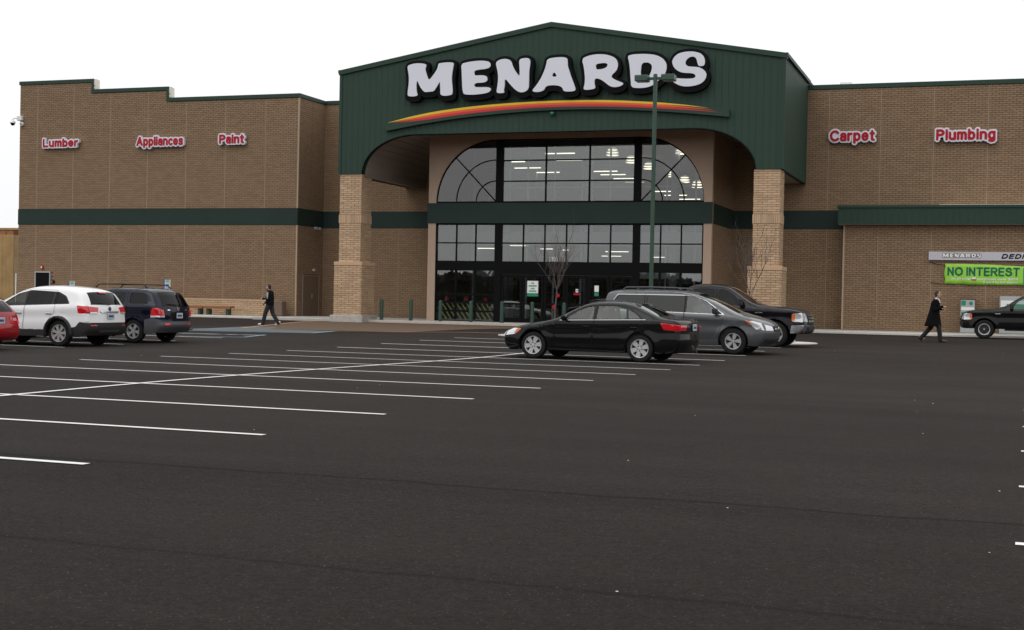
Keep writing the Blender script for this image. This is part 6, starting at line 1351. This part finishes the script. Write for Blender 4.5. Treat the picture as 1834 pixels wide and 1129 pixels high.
def hand(mb, w_, d, up, side):
    """palm, four bent fingers of unequal length and a thumb leaving the side of the palm; d = reach, up = back of hand, side = towards the thumb"""
    w_, d, up = Vector(w_), Vector(d).normalized(), Vector(up).normalized(); s = d.cross(up).normalized()*side; up = s.cross(d).normalized()*side
    for k in range(4):
        o = s*(.030-.020*k); kn = w_+d*.088+o-(up*.004*abs(k-1)); mb.tube([w_+d*.0+o*.55, w_+d*.045+o, kn], [.016, .017, .0125], 8); ball(mb, kn, .0125, 8)
        L = (.040, .045, .042, .033)[k]; f1 = kn+(d*.9-up*.35).normalized()*L; f2 = f1+(d*.45-up*.85).normalized()*L*.68; f3 = f2+(d*.05-up).normalized()*L*.52
        mb.tube([kn, f1, f2, f3], [.0105, .0098, .009, .0075], 8)
        for q in (f1, f2, f3): ball(mb, q, .0088, 8)
    t0 = w_+d*.028+s*.030; t1 = t0+(s*.8+d*.65-up*.25).normalized()*.042; t2 = t1+(d*.85-up*.35+s*.15).normalized()*.032; mb.tube([w_+d*.01+s*.012, t0, t1, t2], [.016, .0155, .012, .009], 8); ball(mb, t1, .012, 8); ball(mb, t2, .009, 8)
def remesh(mb, name, voxel, smooth=3):
    me = mb.mesh(name, fix=True); o = bpy.data.objects.new(name, me); COL.objects.link(o)
    r = o.modifiers.new('r', 'REMESH'); r.mode = 'VOXEL'; r.voxel_size = voxel; s_ = o.modifiers.new('s', 'SMOOTH'); s_.iterations = smooth; s_.factor = .5
    bpy.context.view_layer.update(); m2 = bpy.data.meshes.new_from_object(o.evaluated_get(bpy.context.evaluated_depsgraph_get())); bpy.data.objects.remove(o); bpy.data.meshes.remove(me); m2.name = name; m2.shade_smooth(); return m2
def wear(name, mb, m_, root, voxel=.012, smooth=3):
    me = remesh(mb, name, voxel, smooth); me.materials.clear(); me.materials.append(m_); o = bpy.data.objects.new(name, me); COL.objects.link(o); o.parent = root; return o
def person(label, loc, heading, J, build):
    body = MB(); hd = Vector(J['head'])                       # head centre; everything in the frame: +x forward, +y left
    ball(body, hd+Vector((-.005, 0, .015)), (.095, .076, .115), 16); ball(body, hd+Vector((.025, 0, -.055)), (.070, .058, .065), 14)
    body.tube([hd+Vector((.088, 0, .02)), hd+Vector((.112, 0, -.018)), hd+Vector((.092, 0, -.03))], [.009, .016, .012], 8)
    for s in (1, -1): ball(body, hd+Vector((-.005, s*.077, -.005)), (.022, .010, .032), 8)
    nk = Vector(J['neck']); limb(body, [nk, hd+Vector((-.015, 0, -.06))], [.062, .054]); ch, pv = Vector(J['chest']), Vector(J['pelvis'])
    loft(body, [(pv.x, pv.y, pv.z-.08, .10, .13), (pv.x, pv.y, pv.z+.05, .11, .155), ((pv.x+ch.x)/2, 0, (pv.z+ch.z)/2, .10, .135), (ch.x, ch.y, ch.z, .115, .16), (ch.x, ch.y, ch.z+.14, .10, .165), (nk.x, nk.y, nk.z-.01, .06, .075)])
    for k in ('L', 'R'):
        limb(body, [J['hip'+k], J['knee'+k], J['ankle'+k]], [.085, .058, .042]); limb(body, [J['sh'+k], J['elb'+k], J['wr'+k]], [.052, .04, .028]); ball(body, (J['ankle'+k][0]+.05, J['ankle'+k][1], J['ankle'+k][2]-.045), (.10, .04, .035))
        hand(body, J['wr'+k], J['hd'+k], J['hu'+k], 1 if k == 'L' else -1)
    me = remesh(body, 'person', .0085, 2); me.materials.clear(); me.materials.append(M['skin']); o = bpy.data.objects.new('person', me); COL.objects.link(o); o.location = loc; o.rotation_euler[2] = heading; tag(o, label, 'person')
    for s in (1, -1):
        e = MB(); ball(e, hd+Vector((.084, s*.031, .018)), (.010, .013, .008), 8); q = e.mesh('eye', True); q.materials.append(M['hair']); eo = bpy.data.objects.new('eye', q); COL.objects.link(eo); eo.parent = o
    e = MB(); ball(e, hd+Vector((.093, 0, -.062)), (.006, .022, .005), 8); q = e.mesh('mouth', True); q.materials.append(mat('lips', (.30, .10, .08), .5)); eo = bpy.data.objects.new('mouth', q); COL.objects.link(eo); eo.parent = o
    h = MB(); ball(h, hd+Vector((-.030, 0, .034)), (.098, .084, .112), 16); ball(h, hd+Vector((-.055, 0, -.02)), (.058, .076, .08), 14); wear('hair', h, M['hair'], o, .009, 2)
    build(o, J, hd); return o
def shoe(root, J, k, m_, pitch):
    a = Vector(J['ankle'+k]); c, sn = math.cos(pitch), math.sin(pitch); P = lambda x, z: (a.x+x*c+z*sn, a.y, a.z-x*sn+z*c); mb = MB()
    limb(mb, [P(-.05, -.055), P(.05, -.05), P(.15, -.065), P(.19, -.068)], [.045, .05, .044, .036]); ball(mb, P(-.02, -.02), (.05, .045, .05)); wear('shoe', mb, m_, root, .012, 2)
# man in black track jacket walking towards -X
J1 = dict(head=(.06, 0, 1.63), neck=(.02, 0, 1.47), chest=(.0, 0, 1.24), pelvis=(-.02, 0, .95), hipL=(-.02, .09, .92), hipR=(-.02, -.09, .92), kneeL=(.14, .10, .52), kneeR=(-.12, -.09, .50), ankleL=(.26, .10, .10), ankleR=(-.38, -.08, .16),
  shL=(.0, .19, 1.40), shR=(-.01, -.19, 1.40), elbL=(-.03, .27, 1.13), elbR=(-.03, -.25, 1.13), wrL=(.21, .20, 1.14), wrR=(.26, -.16, .97), hdL=(.9, -.2, .25), hdR=(.85, .1, -.5), huL=(0, .4, .9), huR=(.3, -.3, .9))
def b1(o, J, hd):
    j = MB(); loft(j, [(-.02, 0, .86, .165, .205), (-.02, 0, .95, .175, .215), (-.015, 0, 1.08, .17, .21), (0, 0, 1.24, .17, .215), (0, 0, 1.36, .155, .215), (.01, 0, 1.44, .11, .14), (.025, 0, 1.52, .08, .083)])
    for k in ('L', 'R'): limb(j, [J['sh'+k], J['elb'+k], J['wr'+k]], [.088, .074, .055])
    wear('jacket', j, M['jacket'], o)
    for k, s in (('L', 1), ('R', -1)):
        a, b_, c = Vector(J['sh'+k]), Vector(J['elb'+k]), Vector(J['wr'+k])
        for dx in (.03, -.035):
            q = MB().tube([a+Vector((dx, s*.066, .035)), a.lerp(b_, .5)+Vector((dx, s*.072, 0)), b_+Vector((dx*.8, s*.058, .0))], .010, 6); me = q.mesh('sleeve_stripe', True); me.materials.append(M['white']); e = bpy.data.objects.new('sleeve_stripe', me); COL.objects.link(e); e.parent = o
    t = MB(); loft(t, [(-.02, 0, .80, .12, .17), (-.02, 0, .90, .13, .175), (-.02, 0, 1.0, .125, .17)])
    for k in ('L', 'R'): a = Vector(J['ankle'+k]); limb(t, [J['hip'+k], J['knee'+k], a+Vector((-.01, 0, -.045))], [.115, .092, .085])
    wear('jeans', t, M['jeans'], o); shoe(o, J, 'L', M['shoewhite'], 0); shoe(o, J, 'R', M['shoewhite'], .55)
    bd = MB(); ball(bd, hd+Vector((.035, 0, -.075)), (.066, .062, .050), 12); wear('beard', bd, M['beard'], o, .009, 1)
P = gnd(482, 582.6); person('bearded man in black jacket with white sleeve stripes and white sneakers walking by the wing', tuple(P), math.pi+rad(4), J1, b1)
# man in long black overcoat walking towards +X
J2 = dict(head=(.10, 0, 1.70), neck=(.04, 0, 1.53), chest=(.02, 0, 1.30), pelvis=(-.02, 0, .98), hipL=(-.02, .09, .94), hipR=(-.02, -.09, .94), kneeL=(-.14, .09, .52), kneeR=(.16, -.09, .53), ankleL=(-.46, .08, .17), ankleR=(.24, -.09, .10),
  shL=(.02, .20, 1.45), shR=(.02, -.20, 1.45), elbL=(-.04, .27, 1.16), elbR=(.02, -.26, 1.17), wrL=(.20, .19, 1.19), wrR=(.26, -.10, 1.27), hdL=(.9, -.25, .1), hdR=(.95, .2, .15), huL=(0, .2, .95), huR=(0, -.3, .9))
def b2_(o, J, hd):
    j = MB(); loft(j, [(-.05, 0, .56, .30, .25), (-.05, 0, .62, .295, .25), (-.04, 0, .80, .25, .23), (-.03, 0, .98, .205, .215), (-.01, 0, 1.14, .175, .205), (.01, 0, 1.30, .17, .215), (.02, 0, 1.42, .15, .22), (.025, 0, 1.49, .11, .15), (.03, 0, 1.54, .08, .09)], 20)
    for k in ('L', 'R'): limb(j, [J['sh'+k], J['elb'+k], J['wr'+k]], [.088, .072, .055])
    wear('overcoat', j, M['coat'], o)
    c = MB(); loft(c, [(.06, 0, 1.50, .068, .066), (.055, 0, 1.58, .062, .062)]); c.tube([(.175, 0, 1.40), (.12, 0, 1.53)], [.02, .035], 8); wear('shirt_collar', c, M['shirt'], o, .009, 1)
    t = MB(); loft(t, [(-.02, 0, .82, .12, .17), (-.02, 0, .92, .13, .175), (-.02, 0, 1.02, .125, .17)])
    for k in ('L', 'R'): a = Vector(J['ankle'+k]); limb(t, [J['hip'+k], J['knee'+k], a+Vector((-.01, 0, -.045))], [.105, .086, .076])
    wear('trousers', t, M['trousers'], o); shoe(o, J, 'R', M['shoebrown'], 0); shoe(o, J, 'L', M['shoebrown'], .75)
P = gnd(1673, 613.0); pm = person('man in long black overcoat walking past the brick wall looking at his hand', tuple(P), rad(-3), J2, b2_)
pm.scale = (1.03, 1.03, 1.03)
